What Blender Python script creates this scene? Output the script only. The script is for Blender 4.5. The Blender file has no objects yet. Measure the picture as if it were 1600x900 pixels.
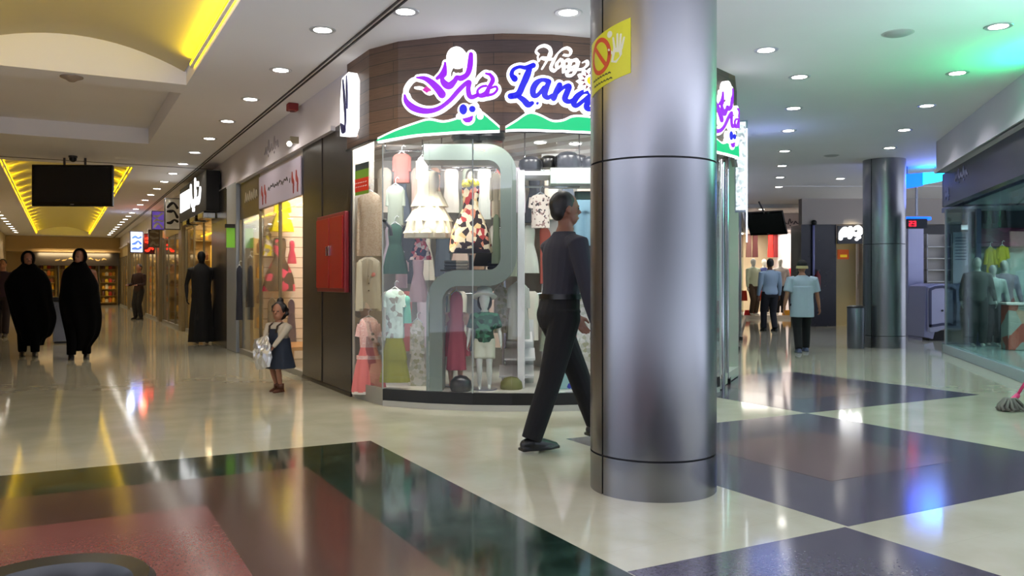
import bpy, bmesh, math, random
from mathutils import Vector, Matrix
from mathutils.geometry import tessellate_polygon
random.seed(7)
SC = bpy.context.scene
COL = SC.collection
# ---------------------------------------------------------------- camera, world, exposure
F, HZ, EYE = 1300.0, 440.0, 1.15          # focal length in px of a 1600 px frame, horizon row, eye height
RA, RC = math.radians(28.5), math.radians(-16.5)   # directions of the two corridors
CEIL = 3.28
cam_d = bpy.data.cameras.new('camera'); cam = bpy.data.objects.new('camera', cam_d); COL.objects.link(cam)
cam.location = (0, 0, EYE); cam.rotation_euler = (math.pi/2, 0, 0)
cam_d.sensor_width = 36; cam_d.lens = 36*F/1600; cam_d.shift_y = -10/1600.0; cam_d.clip_start = .05; cam_d.clip_end = 200
SC.camera = cam
W = bpy.data.worlds.new('ambient_fill'); SC.world = W; W.use_nodes = True
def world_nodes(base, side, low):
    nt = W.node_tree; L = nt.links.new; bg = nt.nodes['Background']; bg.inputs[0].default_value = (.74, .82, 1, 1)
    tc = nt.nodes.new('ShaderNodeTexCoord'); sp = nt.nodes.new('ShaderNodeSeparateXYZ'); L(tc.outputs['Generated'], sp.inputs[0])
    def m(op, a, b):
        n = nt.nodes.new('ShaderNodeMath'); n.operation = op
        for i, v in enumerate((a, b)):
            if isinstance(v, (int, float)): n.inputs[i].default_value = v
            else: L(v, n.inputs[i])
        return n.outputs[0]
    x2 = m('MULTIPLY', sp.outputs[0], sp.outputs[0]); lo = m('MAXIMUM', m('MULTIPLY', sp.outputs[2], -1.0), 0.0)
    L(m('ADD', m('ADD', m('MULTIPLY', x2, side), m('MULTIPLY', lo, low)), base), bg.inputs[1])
world_nodes(.08, 1.4, 19.0)      # added fill light, brightest at the sides and below, to lift the ceilings
SC.view_settings.view_transform = 'Standard'; SC.view_settings.look = 'None'
SC.view_settings.gamma = 1; SC.view_settings.use_curve_mapping = False
SC.view_settings.exposure = 0.12
DOWNLIGHT_W = 46.0
SC.cycles.max_bounces = 8; SC.cycles.transparent_max_bounces = 16
SC.cycles.sample_clamp_indirect = 4.0
SC.cycles.caustics_reflective = False; SC.cycles.caustics_refractive = False
SC.cycles.blur_glossy = .5

# ---------------------------------------------------------------- helpers
def lin(h):
    if isinstance(h, str):
        h = h.lstrip('#'); c = [int(h[i:i+2], 16)/255 for i in (0, 2, 4)]
        return tuple(x/12.92 if x <= .04045 else ((x+.055)/1.055)**2.4 for x in c)
    return tuple(h)
MATS = {}
def mat(name, col, rough=.5, metal=0, em=0, noise=0, nscale=20, aniso=0, coat=0, spec=.5):
    if name in MATS: return MATS[name]
    m = bpy.data.materials.new(name); m.use_nodes = True; nt = m.node_tree
    b = nt.nodes['Principled BSDF']; c = lin(col)
    b.inputs['Base Color'].default_value = (*c, 1); b.inputs['Roughness'].default_value = rough
    b.inputs['Metallic'].default_value = metal; b.inputs['Specular IOR Level'].default_value = spec
    if aniso: b.inputs['Anisotropic'].default_value = aniso
    if coat: b.inputs['Coat Weight'].default_value = coat
    if em:
        b.inputs['Emission Color'].default_value = (*c, 1); b.inputs['Emission Strength'].default_value = em
    if noise:
        tc = nt.nodes.new('ShaderNodeTexCoord'); n = nt.nodes.new('ShaderNodeTexNoise'); n.inputs['Scale'].default_value = nscale
        n.inputs['Detail'].default_value = 3
        r = nt.nodes.new('ShaderNodeMix'); r.data_type = 'RGBA'
        r.inputs[6].default_value = (*[x*(1-noise) for x in c], 1); r.inputs[7].default_value = (*[min(1, x*(1+noise)) for x in c], 1)
        nt.links.new(tc.outputs['Object'], n.inputs['Vector']); nt.links.new(n.outputs['Fac'], r.inputs[0])
        nt.links.new(r.outputs[2], b.inputs['Base Color'])
    MATS[name] = m; return m
def glow(name, col, em=1.0):
    m = mat(name, '#050505', .6); b = m.node_tree.nodes['Principled BSDF']
    b.inputs['Emission Color'].default_value = (*lin(col), 1); b.inputs['Emission Strength'].default_value = em; return m
def pattern_mat(name, cols, scale=20, kind='voronoi', rough=.8):
    """cloth with several colours in patches"""
    if name in MATS: return MATS[name]
    m = bpy.data.materials.new(name); m.use_nodes = True; nt = m.node_tree; b = nt.nodes['Principled BSDF']
    b.inputs['Roughness'].default_value = rough
    tc = nt.nodes.new('ShaderNodeTexCoord'); ramp = nt.nodes.new('ShaderNodeValToRGB'); ramp.color_ramp.interpolation = 'CONSTANT'
    if kind == 'voronoi':
        t = nt.nodes.new('ShaderNodeTexVoronoi'); t.inputs['Scale'].default_value = scale
        s = nt.nodes.new('ShaderNodeSeparateColor'); nt.links.new(t.outputs['Color'], s.inputs[0]); out = s.outputs[0]
    elif kind == 'noise':
        t = nt.nodes.new('ShaderNodeTexNoise'); t.inputs['Scale'].default_value = scale; t.inputs['Detail'].default_value = 2; out = t.outputs['Fac']
    else:
        t = nt.nodes.new('ShaderNodeTexWave'); t.inputs['Scale'].default_value = scale; t.bands_direction = 'DIAGONAL' if kind == 'diag' else ('Z' if kind == 'plaid' else 'X'); out = t.outputs['Fac']
    nt.links.new(tc.outputs['Object'], t.inputs['Vector'])
    el = ramp.color_ramp.elements
    n = len(cols)
    while len(el) < n: el.new(1)
    for i, c in enumerate(cols):
        el[i].position = i/n if kind != 'noise' else (0 if i == 0 else .38+.24*i/n); el[i].color = (*lin(c), 1)
    nt.links.new(out, ramp.inputs[0]); nt.links.new(ramp.outputs[0], b.inputs['Base Color'])
    MATS[name] = m; return m
def glass_mat(name, tint='#ffffff', base=.015, gloss=1.0, mul=.45):
    if name in MATS: return MATS[name]
    m = bpy.data.materials.new(name); m.use_nodes = True; nt = m.node_tree
    nt.nodes.remove(nt.nodes['Principled BSDF']); out = nt.nodes['Material Output']
    tr = nt.nodes.new('ShaderNodeBsdfTransparent'); tr.inputs[0].default_value = (*lin(tint), 1)
    gl = nt.nodes.new('ShaderNodeBsdfGlossy'); gl.inputs['Roughness'].default_value = .02; gl.inputs[0].default_value = (gloss, gloss, gloss, 1)
    fr = nt.nodes.new('ShaderNodeFresnel'); fr.inputs[0].default_value = 1.45
    ad = nt.nodes.new('ShaderNodeMath'); ad.operation = 'MULTIPLY_ADD'; ad.inputs[1].default_value = mul; ad.inputs[2].default_value = base; ad.use_clamp = True
    mx = nt.nodes.new('ShaderNodeMixShader')
    nt.links.new(fr.outputs[0], ad.inputs[0]); nt.links.new(ad.outputs[0], mx.inputs[0])
    nt.links.new(tr.outputs[0], mx.inputs[1]); nt.links.new(gl.outputs[0], mx.inputs[2]); nt.links.new(mx.outputs[0], out.inputs[0])
    MATS[name] = m; return m

class MB:
    def __init__(s): s.v = []; s.f = []; s.m = []; s.cm = 0
    def _add(s, vs, fs):
        o = len(s.v); s.v += [tuple(v) for v in vs]; s.f += [tuple(i+o for i in f) for f in fs]; s.m += [s.cm]*len(fs); return s
    def box(s, x0, x1, y0, y1, z0, z1):
        vs = [(x, y, z) for z in (z0, z1) for y in (y0, y1) for x in (x0, x1)]
        return s._add(vs, [(0, 2, 3, 1), (4, 5, 7, 6), (0, 1, 5, 4), (2, 6, 7, 3), (0, 4, 6, 2), (1, 3, 7, 5)])
    def loft(s, rings, cap=True, closed=True):
        n = len(rings[0]); vs = [p for r in rings for p in r]; fs = []
        for i in range(len(rings)-1):
            for j in range(n if closed else n-1):
                k = (j+1) % n; fs.append((i*n+j, i*n+k, (i+1)*n+k, (i+1)*n+j))
        if cap and closed:
            fs.append(tuple(reversed(range(n)))); fs.append(tuple((len(rings)-1)*n+j for j in range(n)))
        return s._add(vs, fs)
    def cyl(s, x, y, z0, z1, r, n=24, r1=None):
        r1 = r if r1 is None else r1
        return s.loft([[(x+q*math.cos(2*math.pi*i/n), y+q*math.sin(2*math.pi*i/n), z) for i in range(n)] for z, q in ((z0, r), (z1, r1))])
    def lathe(s, prof, n=24, x=0, y=0):
        return s.loft([[(x+r*math.cos(2*math.pi*i/n), y+r*math.sin(2*math.pi*i/n), z) for i in range(n)] for r, z in prof])
    def ell(s, c, r, n=14, rot=None):
        rings = []; c = Vector(c)
        for i in range(1, n):
            a = math.pi*i/n - math.pi/2
            ring = []
            for j in range(n+2):
                t = 2*math.pi*j/(n+2)
                p = Vector((r[0]*math.cos(a)*math.cos(t), r[1]*math.cos(a)*math.sin(t), r[2]*math.sin(a)))
                if rot: p = rot @ p
                ring.append(tuple(c+p))
            rings.append(ring)
        return s.loft(rings)
    def tube(s, pts, radii, n=10, cap=True, ends=False, flat=1.0, ref=None):
        pts = [Vector(p) for p in pts]
        if not isinstance(radii, (list, tuple)): radii = [radii]*len(pts)
        rings = []; u = None
        for i, p in enumerate(pts):
            t = (pts[min(i+1, len(pts)-1)]-pts[max(i-1, 0)])
            t = t.normalized() if t.length > 1e-9 else Vector((0, 0, 1))
            if u is None:
                rf = Vector(ref) if ref else (Vector((0, 0, 1)) if abs(t.z) < .9 else Vector((1, 0, 0)))
                u = (rf-t*rf.dot(t)).normalized()
            else: u = (u-t*u.dot(t)).normalized()
            w = t.cross(u)
            r = radii[i]
            rings.append([tuple(p+u*r*math.cos(2*math.pi*j/n)+w*r*flat*math.sin(2*math.pi*j/n)) for j in range(n)])
        s.loft(rings, cap)
        if ends:
            for i in (0, -1): s.ell(pts[i], [radii[i]*.98]*3, 8)
        return s
    def prism(s, poly, y0, y1, axis='y'):
        n = len(poly)
        mk = {'y': lambda p, d: (p[0], d, p[1]), 'x': lambda p, d: (d, p[0], p[1]), 'z': lambda p, d: (p[0], p[1], d)}[axis]
        vs = [mk(p, y0) for p in poly]+[mk(p, y1) for p in poly]
        tri = tessellate_polygon([[Vector((p[0], p[1], 0)) for p in poly]])
        fs = [tuple(t) for t in tri]+[tuple(i+n for i in reversed(t)) for t in tri]
        fs += [(i, (i+1) % n, (i+1) % n+n, i+n) for i in range(n)]
        return s._add(vs, fs)
    def build(s, name, mats, parent=None, loc=None, rz=0, smooth=False, bevel=0, remesh=0, subd=0, fix=True):
        me = bpy.data.meshes.new(name); me.from_pydata(s.v, [], s.f)
        mats = mats if isinstance(mats, (list, tuple)) else [mats]
        for m in mats: me.materials.append(m)
        if len(mats) > 1: me.polygons.foreach_set('material_index', s.m)
        if fix:
            bm = bmesh.new(); bm.from_mesh(me); bmesh.ops.recalc_face_normals(bm, faces=bm.faces); bm.to_mesh(me); bm.free()
        o = bpy.data.objects.new(name, me); COL.objects.link(o)
        if loc is not None: o.location = loc
        o.rotation_euler.z = rz
        if parent: o.parent = parent
        if smooth:
            me.polygons.foreach_set('use_smooth', [True]*len(me.polygons))
            if smooth == 'auto': me.set_sharp_from_angle(angle=math.radians(40))
        if bevel:
            b = o.modifiers.new('bevel', 'BEVEL'); b.width = bevel; b.segments = 2; b.limit_method = 'ANGLE'
        if remesh:
            r = o.modifiers.new('remesh', 'REMESH'); r.mode = 'VOXEL'; r.voxel_size = remesh; r.use_smooth_shade = True
            q = o.modifiers.new('smooth', 'SMOOTH'); q.iterations = 3; q.factor = .5
        if subd:
            q = o.modifiers.new('subd', 'SUBSURF'); q.levels = subd; q.render_levels = subd
        return o
def tag(o, label, cat, group=None):
    o['label'] = label; o['category'] = cat
    if group: o['group'] = group
    return o
def thing(name, label, cat, loc=(0, 0, 0), rz=0, group=None):
    o = bpy.data.objects.new(name, None); COL.objects.link(o); o.location = loc; o.rotation_euler.z = rz
    o.empty_display_size = .1
    return tag(o, label, cat, group)
def struct(mb, name, mats, **k):
    o = mb.build(name, mats, **k); o['kind'] = 'structure'; return o
def copy_tree(o, parent=None):
    c = o.copy(); COL.objects.link(c)
    if parent: c.parent = parent
    for ch in [x for x in list(o.children)]: copy_tree(ch, c)
    return c
def A(u, v, z=0): return Vector((u*math.cos(RA)-v*math.sin(RA), u*math.sin(RA)+v*math.cos(RA), z))
def Cc(s, t, z=0): return Vector((s*math.cos(RC)-t*math.sin(RC), s*math.sin(RC)+t*math.cos(RC), z))
def P(px, py, Z): return Vector(((px-800)/F*Z, Z, EYE-(py-HZ)/F*Z))
def wall_v(px, u=2.55):
    k = (px-800)/F; ca, sa = math.cos(RA), math.sin(RA)
    return u*(ca-sa*k)/(sa+ca*k)
def lamp(name, kind, loc, power, col=(1, 1, 1), size=.1, rot=(0, 0, 0), parent=None, angle=150, sy=None):
    d = bpy.data.lights.new(name, kind); d.energy = power; d.color = col
    if kind == 'AREA':
        d.size = size
        if sy: d.shape = 'RECTANGLE'; d.size_y = sy
    elif kind == 'SPOT': d.spot_size = math.radians(angle); d.spot_blend = 1; d.shadow_soft_size = size
    else: d.shadow_soft_size = size
    o = bpy.data.objects.new(name, d); COL.objects.link(o); o.location = loc; o.rotation_euler = rot
    if parent: o.parent = parent
    return o
def crom(pts, n=6, closed=False):
    out = []; N = len(pts); d = len(pts[0])
    for i in range(N if closed else N-1):
        g = (lambda k: pts[k % N]) if closed else (lambda k: pts[max(0, min(N-1, k))])
        p0, p1, p2, p3 = g(i-1), g(i), g(i+1), g(i+2)
        for j in range(n):
            t = j/n
            out.append(tuple(.5*(2*p1[a]+(p2[a]-p0[a])*t+(2*p0[a]-5*p1[a]+4*p2[a]-p3[a])*t*t+(3*p1[a]-p0[a]-3*p2[a]+p3[a])*t**3) for a in range(d)))
    if not closed: out.append(tuple(pts[-1]))
    return out
# flat shapes (strokes, discs, polygons) given in a surface's own (s, z) and mapped on to it
class Flat:
    def __init__(s, mp): s.mp = mp; s.mb = MB()
    def stroke(s, pts, o0, o1, grow=0, n=6, smooth=True):
        """pts: (s, z, width)"""
        q = crom(pts, n) if smooth else pts
        L, R = [], []
        for i, p in enumerate(q):
            a, b = q[max(0, i-1)], q[min(len(q)-1, i+1)]
            dx, dz = b[0]-a[0], b[1]-a[1]; l = math.hypot(dx, dz) or 1
            w = max(p[2], .001)/2+grow
            L.append((p[0]-dz/l*w, p[1]+dx/l*w)); R.append((p[0]+dz/l*w, p[1]-dx/l*w))
        m = len(q)
        vs = [s.mp(*p, o1) for p in L]+[s.mp(*p, o1) for p in R]+[s.mp(*p, o0) for p in L]+[s.mp(*p, o0) for p in R]
        fs = []
        for i in range(m-1):
            fs += [(i, i+1, m+i+1, m+i), (i, i+1, 2*m+i+1, 2*m+i), (m+i, m+i+1, 3*m+i+1, 3*m+i)]
        fs += [(0, m, 3*m, 2*m), (m-1, 2*m-1, 4*m-1, 3*m-1)]
        s.mb._add(vs, fs)
        for e in (0, -1): s.disc(q[e][0], q[e][1], max(q[e][2], .001)/2+grow, o0, o1, n=12)
        return s
    def disc(s, x, z, r, o0, o1, rz=None, n=28):
        rz = rz or r
        return s.poly([(x+r*math.cos(2*math.pi*i/n), z+rz*math.sin(2*math.pi*i/n)) for i in range(n)], o0, o1)
    def poly(s, pts, o0, o1):
        n = len(pts); vs = [s.mp(*p, o1) for p in pts]+[s.mp(*p, o0) for p in pts]
        tri = tessellate_polygon([[Vector((p[0], p[1], 0)) for p in pts]])
        s.mb._add(vs, [tuple(t) for t in tri]+[(i, (i+1) % n, (i+1) % n+n, i+n) for i in range(n)]); return s
    def band(s, top, bot, o0, o1):
        """strip between two curves sampled at the same s"""
        m = len(top); vs = [s.mp(*p, o1) for p in top]+[s.mp(*p, o1) for p in bot]+[s.mp(*p, o0) for p in top]+[s.mp(*p, o0) for p in bot]; fs = []
        for i in range(m-1): fs += [(i, i+1, m+i+1, m+i), (i, i+1, 2*m+i+1, 2*m+i), (m+i, m+i+1, 3*m+i+1, 3*m+i)]
        s.mb._add(vs, fs); return s
ORD = 'nearest second third fourth fifth sixth seventh eighth ninth tenth eleventh twelfth thirteenth fourteenth fifteenth sixteenth seventeenth eighteenth nineteenth twentieth'.split()
ORD += ['twenty-'+x for x in 'first second third fourth fifth sixth seventh eighth ninth'.split()]

# ---------------------------------------------------------------- materials
ceil_m = mat('ceiling_paint', '#eeeaea', .7, noise=.03, nscale=1.5)
lav_m = mat('white_band_paint', '#d2ccd4', .6, noise=.04, nscale=3)
wht = mat('white_paint', '#e8e8e6', .4)
dark_stone = mat('dark_stone', '#2a2a2e', .25, noise=.25, nscale=4)
black = mat('black_plastic', '#0c0c0e', .3)
blackm = mat('matte_black', '#101012', .7)
chrome = mat('chrome', '#d0d2d6', .12, 1)
steel = mat('brushed_steel', '#8c8c90', .27, 1, aniso=.4)
grey_m = mat('grey_metal', '#8e9098', .35, .6)
red_m = mat('red_enamel', '#9c1416', .35)
lens_m = mat('lamp_lens', '#fffdf6', .4, em=14)
gl = glass_mat('clear_glass')
gl_dark = glass_mat('tinted_glass', '#d8e4e2', .03, mul=.28)
# ================================================================ THE SETTING
def floor_mats():
    def base(name, c1, c2, sc, rough, tile=True, kind='noise', jc=1.5):
        m = bpy.data.materials.new(name); m.use_nodes = True; nt = m.node_tree; b = nt.nodes['Principled BSDF']
        tc = nt.nodes.new('ShaderNodeTexCoord'); n = nt.nodes.new('ShaderNodeTexNoise'); n.inputs['Scale'].default_value = sc; n.inputs['Detail'].default_value = 6
        n.inputs['Distortion'].default_value = 1.5 if kind == 'marble' else 0
        r = nt.nodes.new('ShaderNodeValToRGB'); r.color_ramp.elements[0].color = (*lin(c1), 1); r.color_ramp.elements[1].color = (*lin(c2), 1)
        r.color_ramp.elements[0].position = .35; r.color_ramp.elements[1].position = .65
        if kind == 'marble':
            e = r.color_ramp.elements.new(.72); e.color = (*[x*2.2 for x in lin(c2)], 1); e2 = r.color_ramp.elements.new(.76); e2.color = (*lin(c2), 1)
        nt.links.new(tc.outputs['Object'], n.inputs['Vector']); nt.links.new(n.outputs['Fac'], r.inputs[0])
        br = nt.nodes.new('ShaderNodeTexBrick'); br.offset = 0; br.inputs['Scale'].default_value = 1
        br.inputs['Brick Width'].default_value = .62; br.inputs['Row Height'].default_value = .62; br.inputs['Mortar Size'].default_value = .0016
        d = .975 if kind != 'marble' else .55
        br.inputs['Color1'].default_value = (1, 1, 1, 1); br.inputs['Color2'].default_value = (d, d, d, 1); br.inputs['Mortar'].default_value = (jc*.6, jc*.6, jc*.6, 1)
        mp = nt.nodes.new('ShaderNodeMapping'); mp.inputs['Location'].default_value = (.03+.61, .19-.62*0, 0)
        nt.links.new(tc.outputs['Object'], mp.inputs['Vector']); nt.links.new(mp.outputs[0], br.inputs['Vector'])
        mx = nt.nodes.new('ShaderNodeMix'); mx.data_type = 'RGBA'; mx.blend_type = 'MULTIPLY'; mx.inputs[0].default_value = 1
        nt.links.new(r.outputs[0], mx.inputs[6]); nt.links.new(br.outputs['Color'], mx.inputs[7]); nt.links.new(mx.outputs[2], b.inputs['Base Color'])
        b.inputs['Roughness'].default_value = rough; b.inputs['Specular IOR Level'].default_value = .8 if 'cream' in name else .5
        return m
    return [base('cream_floor_tile', '#b0ad98', '#bcb9a6', 2.5, .07),
            base('green_marble', '#14261f', '#2a4238', 3.5, .08, kind='marble', jc=.5),
            base('brown_granite', '#44322a', '#584036', 60, .13),
            base('pink_granite', '#6c3e3a', '#7c4a46', 90, .15),
            base('grey_violet_granite', '#464250', '#54505e', 60, .12),
            base('mauve_granite', '#5e4c4e', '#6c5a5c', 60, .13)]
fm = floor_mats()
fl = MB(); fl.box(-7, 8.5, -2.5, 48, -.3, 0); fl.box(8.5, 34, 3, 48, -.3, 0)
def inlay(k, u0, u1, v0, v1, z=.0006):
    fl.cm = k; fl._add([(u0, v0, z), (u1, v0, z), (u1, v1, z), (u0, v1, z)], [(0, 1, 2, 3)])
inlay(1, -7, 1.97, -2.5, 5.77, .0006); inlay(2, -7, 1.345, -2.5, 5.15, .0012); inlay(3, -7, .66, -2.5, 4.5, .0018)
for (u0, v0) in ((3.25, 2.68), (.75, .2), (5.73, .2), (5.73, 5.16)):
    q0 = max(u0, 1.975)
    inlay(4, q0, u0+2.48, v0, v0+2.48, .0006); inlay(5, max(u0+.65, q0), u0+1.83, v0+.65, v0+1.83, .0012)
struct(fl, 'floor', fm, rz=RA, fix=False)

# ceiling: slab with three coffers over the left corridor
cu0, cu1 = -.95, 1.2
ce = MB(); TH = .9
def cbox(u0, u1, v0, v1, z0=CEIL, z1=CEIL+TH): ce.box(u0, u1, v0, v1, z0, z1)
cbox(-7, cu0, -2.5, 48); cbox(cu1, 8.5, -2.5, 48); cbox(8.5, 34, 3, 48)
cbox(cu0, cu1, -2.5, 1.5); cbox(cu0, cu1, 9.6, 10.05); cbox(cu0, cu1, 14.0, 17.0); cbox(cu0, cu1, 43.4, 48)
cbox(cu0, cu1, 10.05, 14.0, 3.52)
struct(ce, 'ceiling', ceil_m, rz=RA)
def vault(v0, v1, n):
    m = MB(); mid = (cu0+cu1)/2; hw = (cu1-cu0)/2-.02; N = 16
    rings = []
    for k in range(n+1):
        v = v0+(v1-v0)*k/n
        rings.append([(mid+hw*(-1+2*j/N), v, 3.42+.25*(1-(-1+2*j/N)**2)) for j in range(N+1)])
    m.loft(rings, cap=False, closed=False)
    return m
vp = mat('vault_paint', '#b9ae90', .65)
for i, (a, b, n) in enumerate(((1.5, 9.6, 8), (17.0, 43.4, 20))):
    o = struct(vault(a, b, n), 'trim_%d' % (i+1), vp, rz=RA, smooth=True)
yel = mat('yellow_cove_light', '#ffd800', .5, em=9)
def cove(u, v0, v1, n, lab, gap=.35):
    t = thing('cove_light', lab, 'light', A(u, v0, 3.34), RA, 'yellow cove lights')
    L = (v1-v0)/n
    for k in range(n):
        MB().box(-.012, .012, k*L+gap*L/2, (k+1)*L-gap*L/2, .0, .03).build('light_strip', yel, t)
    MB().box(-.014, .014, 0, v1-v0, -.02, 0).build('lip', ceil_m, t)
    sg = -1 if u > 0 else 1
    if n < 10: lamp('cove_glow', 'AREA', A(u+sg*.03, (v0+v1)/2, 3.385), 24 if u > 0 else 5, (1, .78, 0), .05, (math.radians(90+50), 0, RA+sg*math.pi/2*-1), sy=.03).data.size = v1-v0
    else:
        for k in range(n): lamp('cove_glow', 'SPOT', A(u+sg*.02, v0+(k+.5)*L, 3.37), 9, (1, .78, 0), .03, (math.radians(90+35), 0, RA-sg*math.pi/2), angle=130)
    return t
cove(cu1-.03, 1.6, 9.0, 5, 'yellow light strip along the right edge of the nearest vaulted coffer', .02)
cove(cu0+.03, 1.6, 9.3, 5, 'yellow light strip along the left edge of the nearest vaulted coffer', .02)
cove(cu1-.03, 17.1, 43.2, 18, 'yellow light strip on the right edge of the far coffer behind the television', .3)
cove(cu0+.03, 17.1, 43.2, 18, 'yellow light strip on the left edge of the far coffer behind the television', .3)
# track grooves
gr = MB(); gr.box(2.24, 2.255, 3, 45, CEIL-.012, CEIL+.002); gr.box(2.285, 2.30, 3, 45, CEIL-.012, CEIL+.002)
struct(gr, 'trim_3', mat('dark_groove', '#2a2220', .6), rz=RA)
g2 = MB(); g2.box(-2.3, 2.55, 16.55, 16.575, CEIL-.008, CEIL+.002); struct(g2, 'trim_4', mat('ceiling_joint', '#6b605c', .7), rz=RA)  # groove line across the ceiling, drawn as a thin grey-brown strip
# ---- left corridor: right-hand wall (u = 2.55): the white band above the shops, and opposite wall
w = MB(); w.box(2.55, 2.75, 8.05, 45, 2.78, CEIL); w.box(2.5, 2.56, 8.6, 45, 2.74, 2.79)
struct(w, 'wall_corridor_band', lav_m, rz=RA)
w = MB(); w.box(-2.5, -2.2, 7, 45, 0, CEIL); struct(w, 'wall_left', mat('cream_wall', '#b9a88c', .6), rz=RA)
w = MB(); w.box(-2.5, 5.8, 45, 45.2, 0, CEIL); w.box(-2.2, 2.6, 44.6, 45, 2.55, CEIL); struct(w, 'wall_corridor_end', mat('end_wall_paint', '#b89c72', .6), rz=RA)
# dark stone wall at the corner
w = MB()
w.box(2.55, 2.72, 8.06, 9.95, .0, 2.78)
struct(w, 'wall_corner_stone', dark_stone, rz=RA, bevel=.004)
w = MB(); w.box(2.542, 2.55, 9.1, 9.108, .0, 2.78); w.box(2.54, 2.56, 8.06, 9.95, 0, .035); struct(w, 'trim_5', mat('bronze_trim', '#3a3430', .4, .5), rz=RA)
# ---- right corridor: left wall beyond the children's shop, right wall, end walls
w = MB(); w.box(-.62, -.33, 9.35, 26, 2.62, CEIL); struct(w, 'wall_right_corridor_left', lav_m, rz=RC)
w = MB(); w.box(2.6, 3.2, 8.2, 14.0, 2.8, CEIL); w.box(2.57, 2.62, 8.2, 14.02, 2.8, 2.86); struct(w, 'wall_right', lav_m, rz=RC)
w = MB(); w.box(2.72, 2.84, 8.2, 14.2, 2.3, 2.8); w.box(2.72, 6, 14.1, 14.2, 2.3, 2.8); struct(w, 'wall_right_panel', mat('navy_panel', '#33334a', .25, noise=.08), rz=RC)
w = MB(); w.box(2.6, 6, 13.9, 14.0, 2.8, CEIL)
struct(w, 'wall_right_return', lav_m, rz=RC)
# end of right corridor
w = MB(); w.box(5.2, 9.2, 26, 26.25, 2.8, CEIL); w.box(5.2, 7.1, 26, 26.3, 0, 2.8); w.box(9.1, 9.3, 21.7, 30, 0, CEIL)
struct(w, 'wall_far_shop', lav_m)
w = MB(); w.box(7.44, 8.34, 21.4, 22.2, 0, 2.62); struct(w, 'wall_far_stone', mat('blue_black_stone', '#1c1c28', .22, noise=.2, nscale=3))
w = MB(); w.box(7.44, 20, 21.35, 21.6, 2.62, CEIL); w.box(9.05, 9.4, 21.4, 21.7, 0, 2.62); w.box(9.4, 20, 23.5, 23.7, 0, 2.62)
struct(w, 'wall_far_right', mat('far_wall', '#a39a94', .6))
w = MB(); w.box(8.34, 9.05, 21.9, 22.0, 0, 2.3); struct(w, 'door_1', mat('cream_door', '#d8c48e', .5))
w = MB(); w.box(8.34, 9.4, 21.30, 21.36, 2.12, 2.58); w.box(9.4, 11.5, 21.30, 21.36, 2.12, 2.6); struct(w, 'trim_6', mat('black_fascia', '#0e0e16', .3))
w = MB(); w.box(6.0, 20, 18.55, 18.6, CEIL-.01, CEIL+.002); w.box(4.6, 20, 22.9, 23.2, CEIL-.10, CEIL); struct(w, 'trim_7', ceil_m)

# ---------------------------------------------------------------- downlights
def make_downlight():
    t = thing('downlight', '', 'ceiling light')
    MB().lathe([(.075, -.004), (.105, -.006), (.112, 0), (.075, .002)], 28).build('trim_ring', mat('lamp_trim', '#c9c9cb', .3, .4), t, smooth='auto')
    MB().cyl(0, 0, -.004, .0, .076, 24).build('lens', lens_m, t)
    return t
proto_dl = make_downlight(); first = [True]
def downlight(loc, label, group, power=DOWNLIGHT_W, col=(1, .93, .84)):
    if first[0]: t = proto_dl; first[0] = False
    else: t = copy_tree(proto_dl)
    t.location = (loc[0], loc[1], CEIL-.001); t['label'] = label; t['group'] = group
    if power: lamp('ceiling_spot', 'SPOT', (loc[0], loc[1], CEIL-.03), power, col, .06)
    return t
for k in range(24):
    v = 6.95+1.52*k
    downlight(A(1.95, v), 'round downlight, %s in the row right of the yellow coffers' % ORD[k], 'downlights right of the coffers', col=(1, .9, .78), power=DOWNLIGHT_W*.8)
k0 = 0
for k in range(12, 24):
    downlight(A(-1.68, 6.95+1.52*k), 'round downlight, %s in the row left of the yellow coffers' % ORD[k0], 'downlights left of the coffers', col=(1, .88, .74), power=DOWNLIGHT_W*.8); k0 += 1
for (x, y, l) in ((-.84, 6.56, 'round downlight in front of the wooden fascia, above the purple lettering'), (.445, 6.58, 'round downlight in front of the wooden fascia, left of the big steel column')):
    downlight((x, y), l, 'downlights before the shop sign')
def dlp(px, py): Z = F*(CEIL-EYE)/(HZ-py); return ((px-800)/F*Z, Z)
for k, p in enumerate(((1197, 78), (1249, 120), (1240, 169), (1232, 204), (1226, 236), (1222, 259), (1219, 277), (1217, 292))):
    downlight(dlp(*p), 'round downlight, %s in the right corridor row beside the glass shopfront' % ORD[k], 'right corridor downlights, left row', col=(.92, .95, 1))
for k, p in enumerate(((1560, 41), (1496, 114), (1448, 165), (1413, 203), (1390, 231), (1313, 279))):
    downlight(dlp(*p), 'round downlight, %s in the right corridor row near the white band' % ORD[k], 'right corridor downlights, right row', col=(.92, .93, 1))
for p, l in (((1330, 311), 'small far downlight, rightmost of the three above the leather shop'), ((1262, 318), 'small far downlight above the far clothes shop, middle of three'), ((1190, 327), 'small far downlight just above the hanging screen')):
    downlight(dlp(*p), l, 'downlights at the far end of the right corridor', col=(1, .9, .8))
# added spots above and behind the camera, out of frame, lighting the near floor
for p in ((-2.6, 3.2), (0, 2.6), (2.6, 3.0), (-1.2, -.6), (2.2, -.8), (4.6, 4.4)):
    lamp('ceiling_spot', 'SPOT', (p[0], p[1], CEIL-.03), DOWNLIGHT_W*.8, (1, .95, .88), .06)
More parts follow.
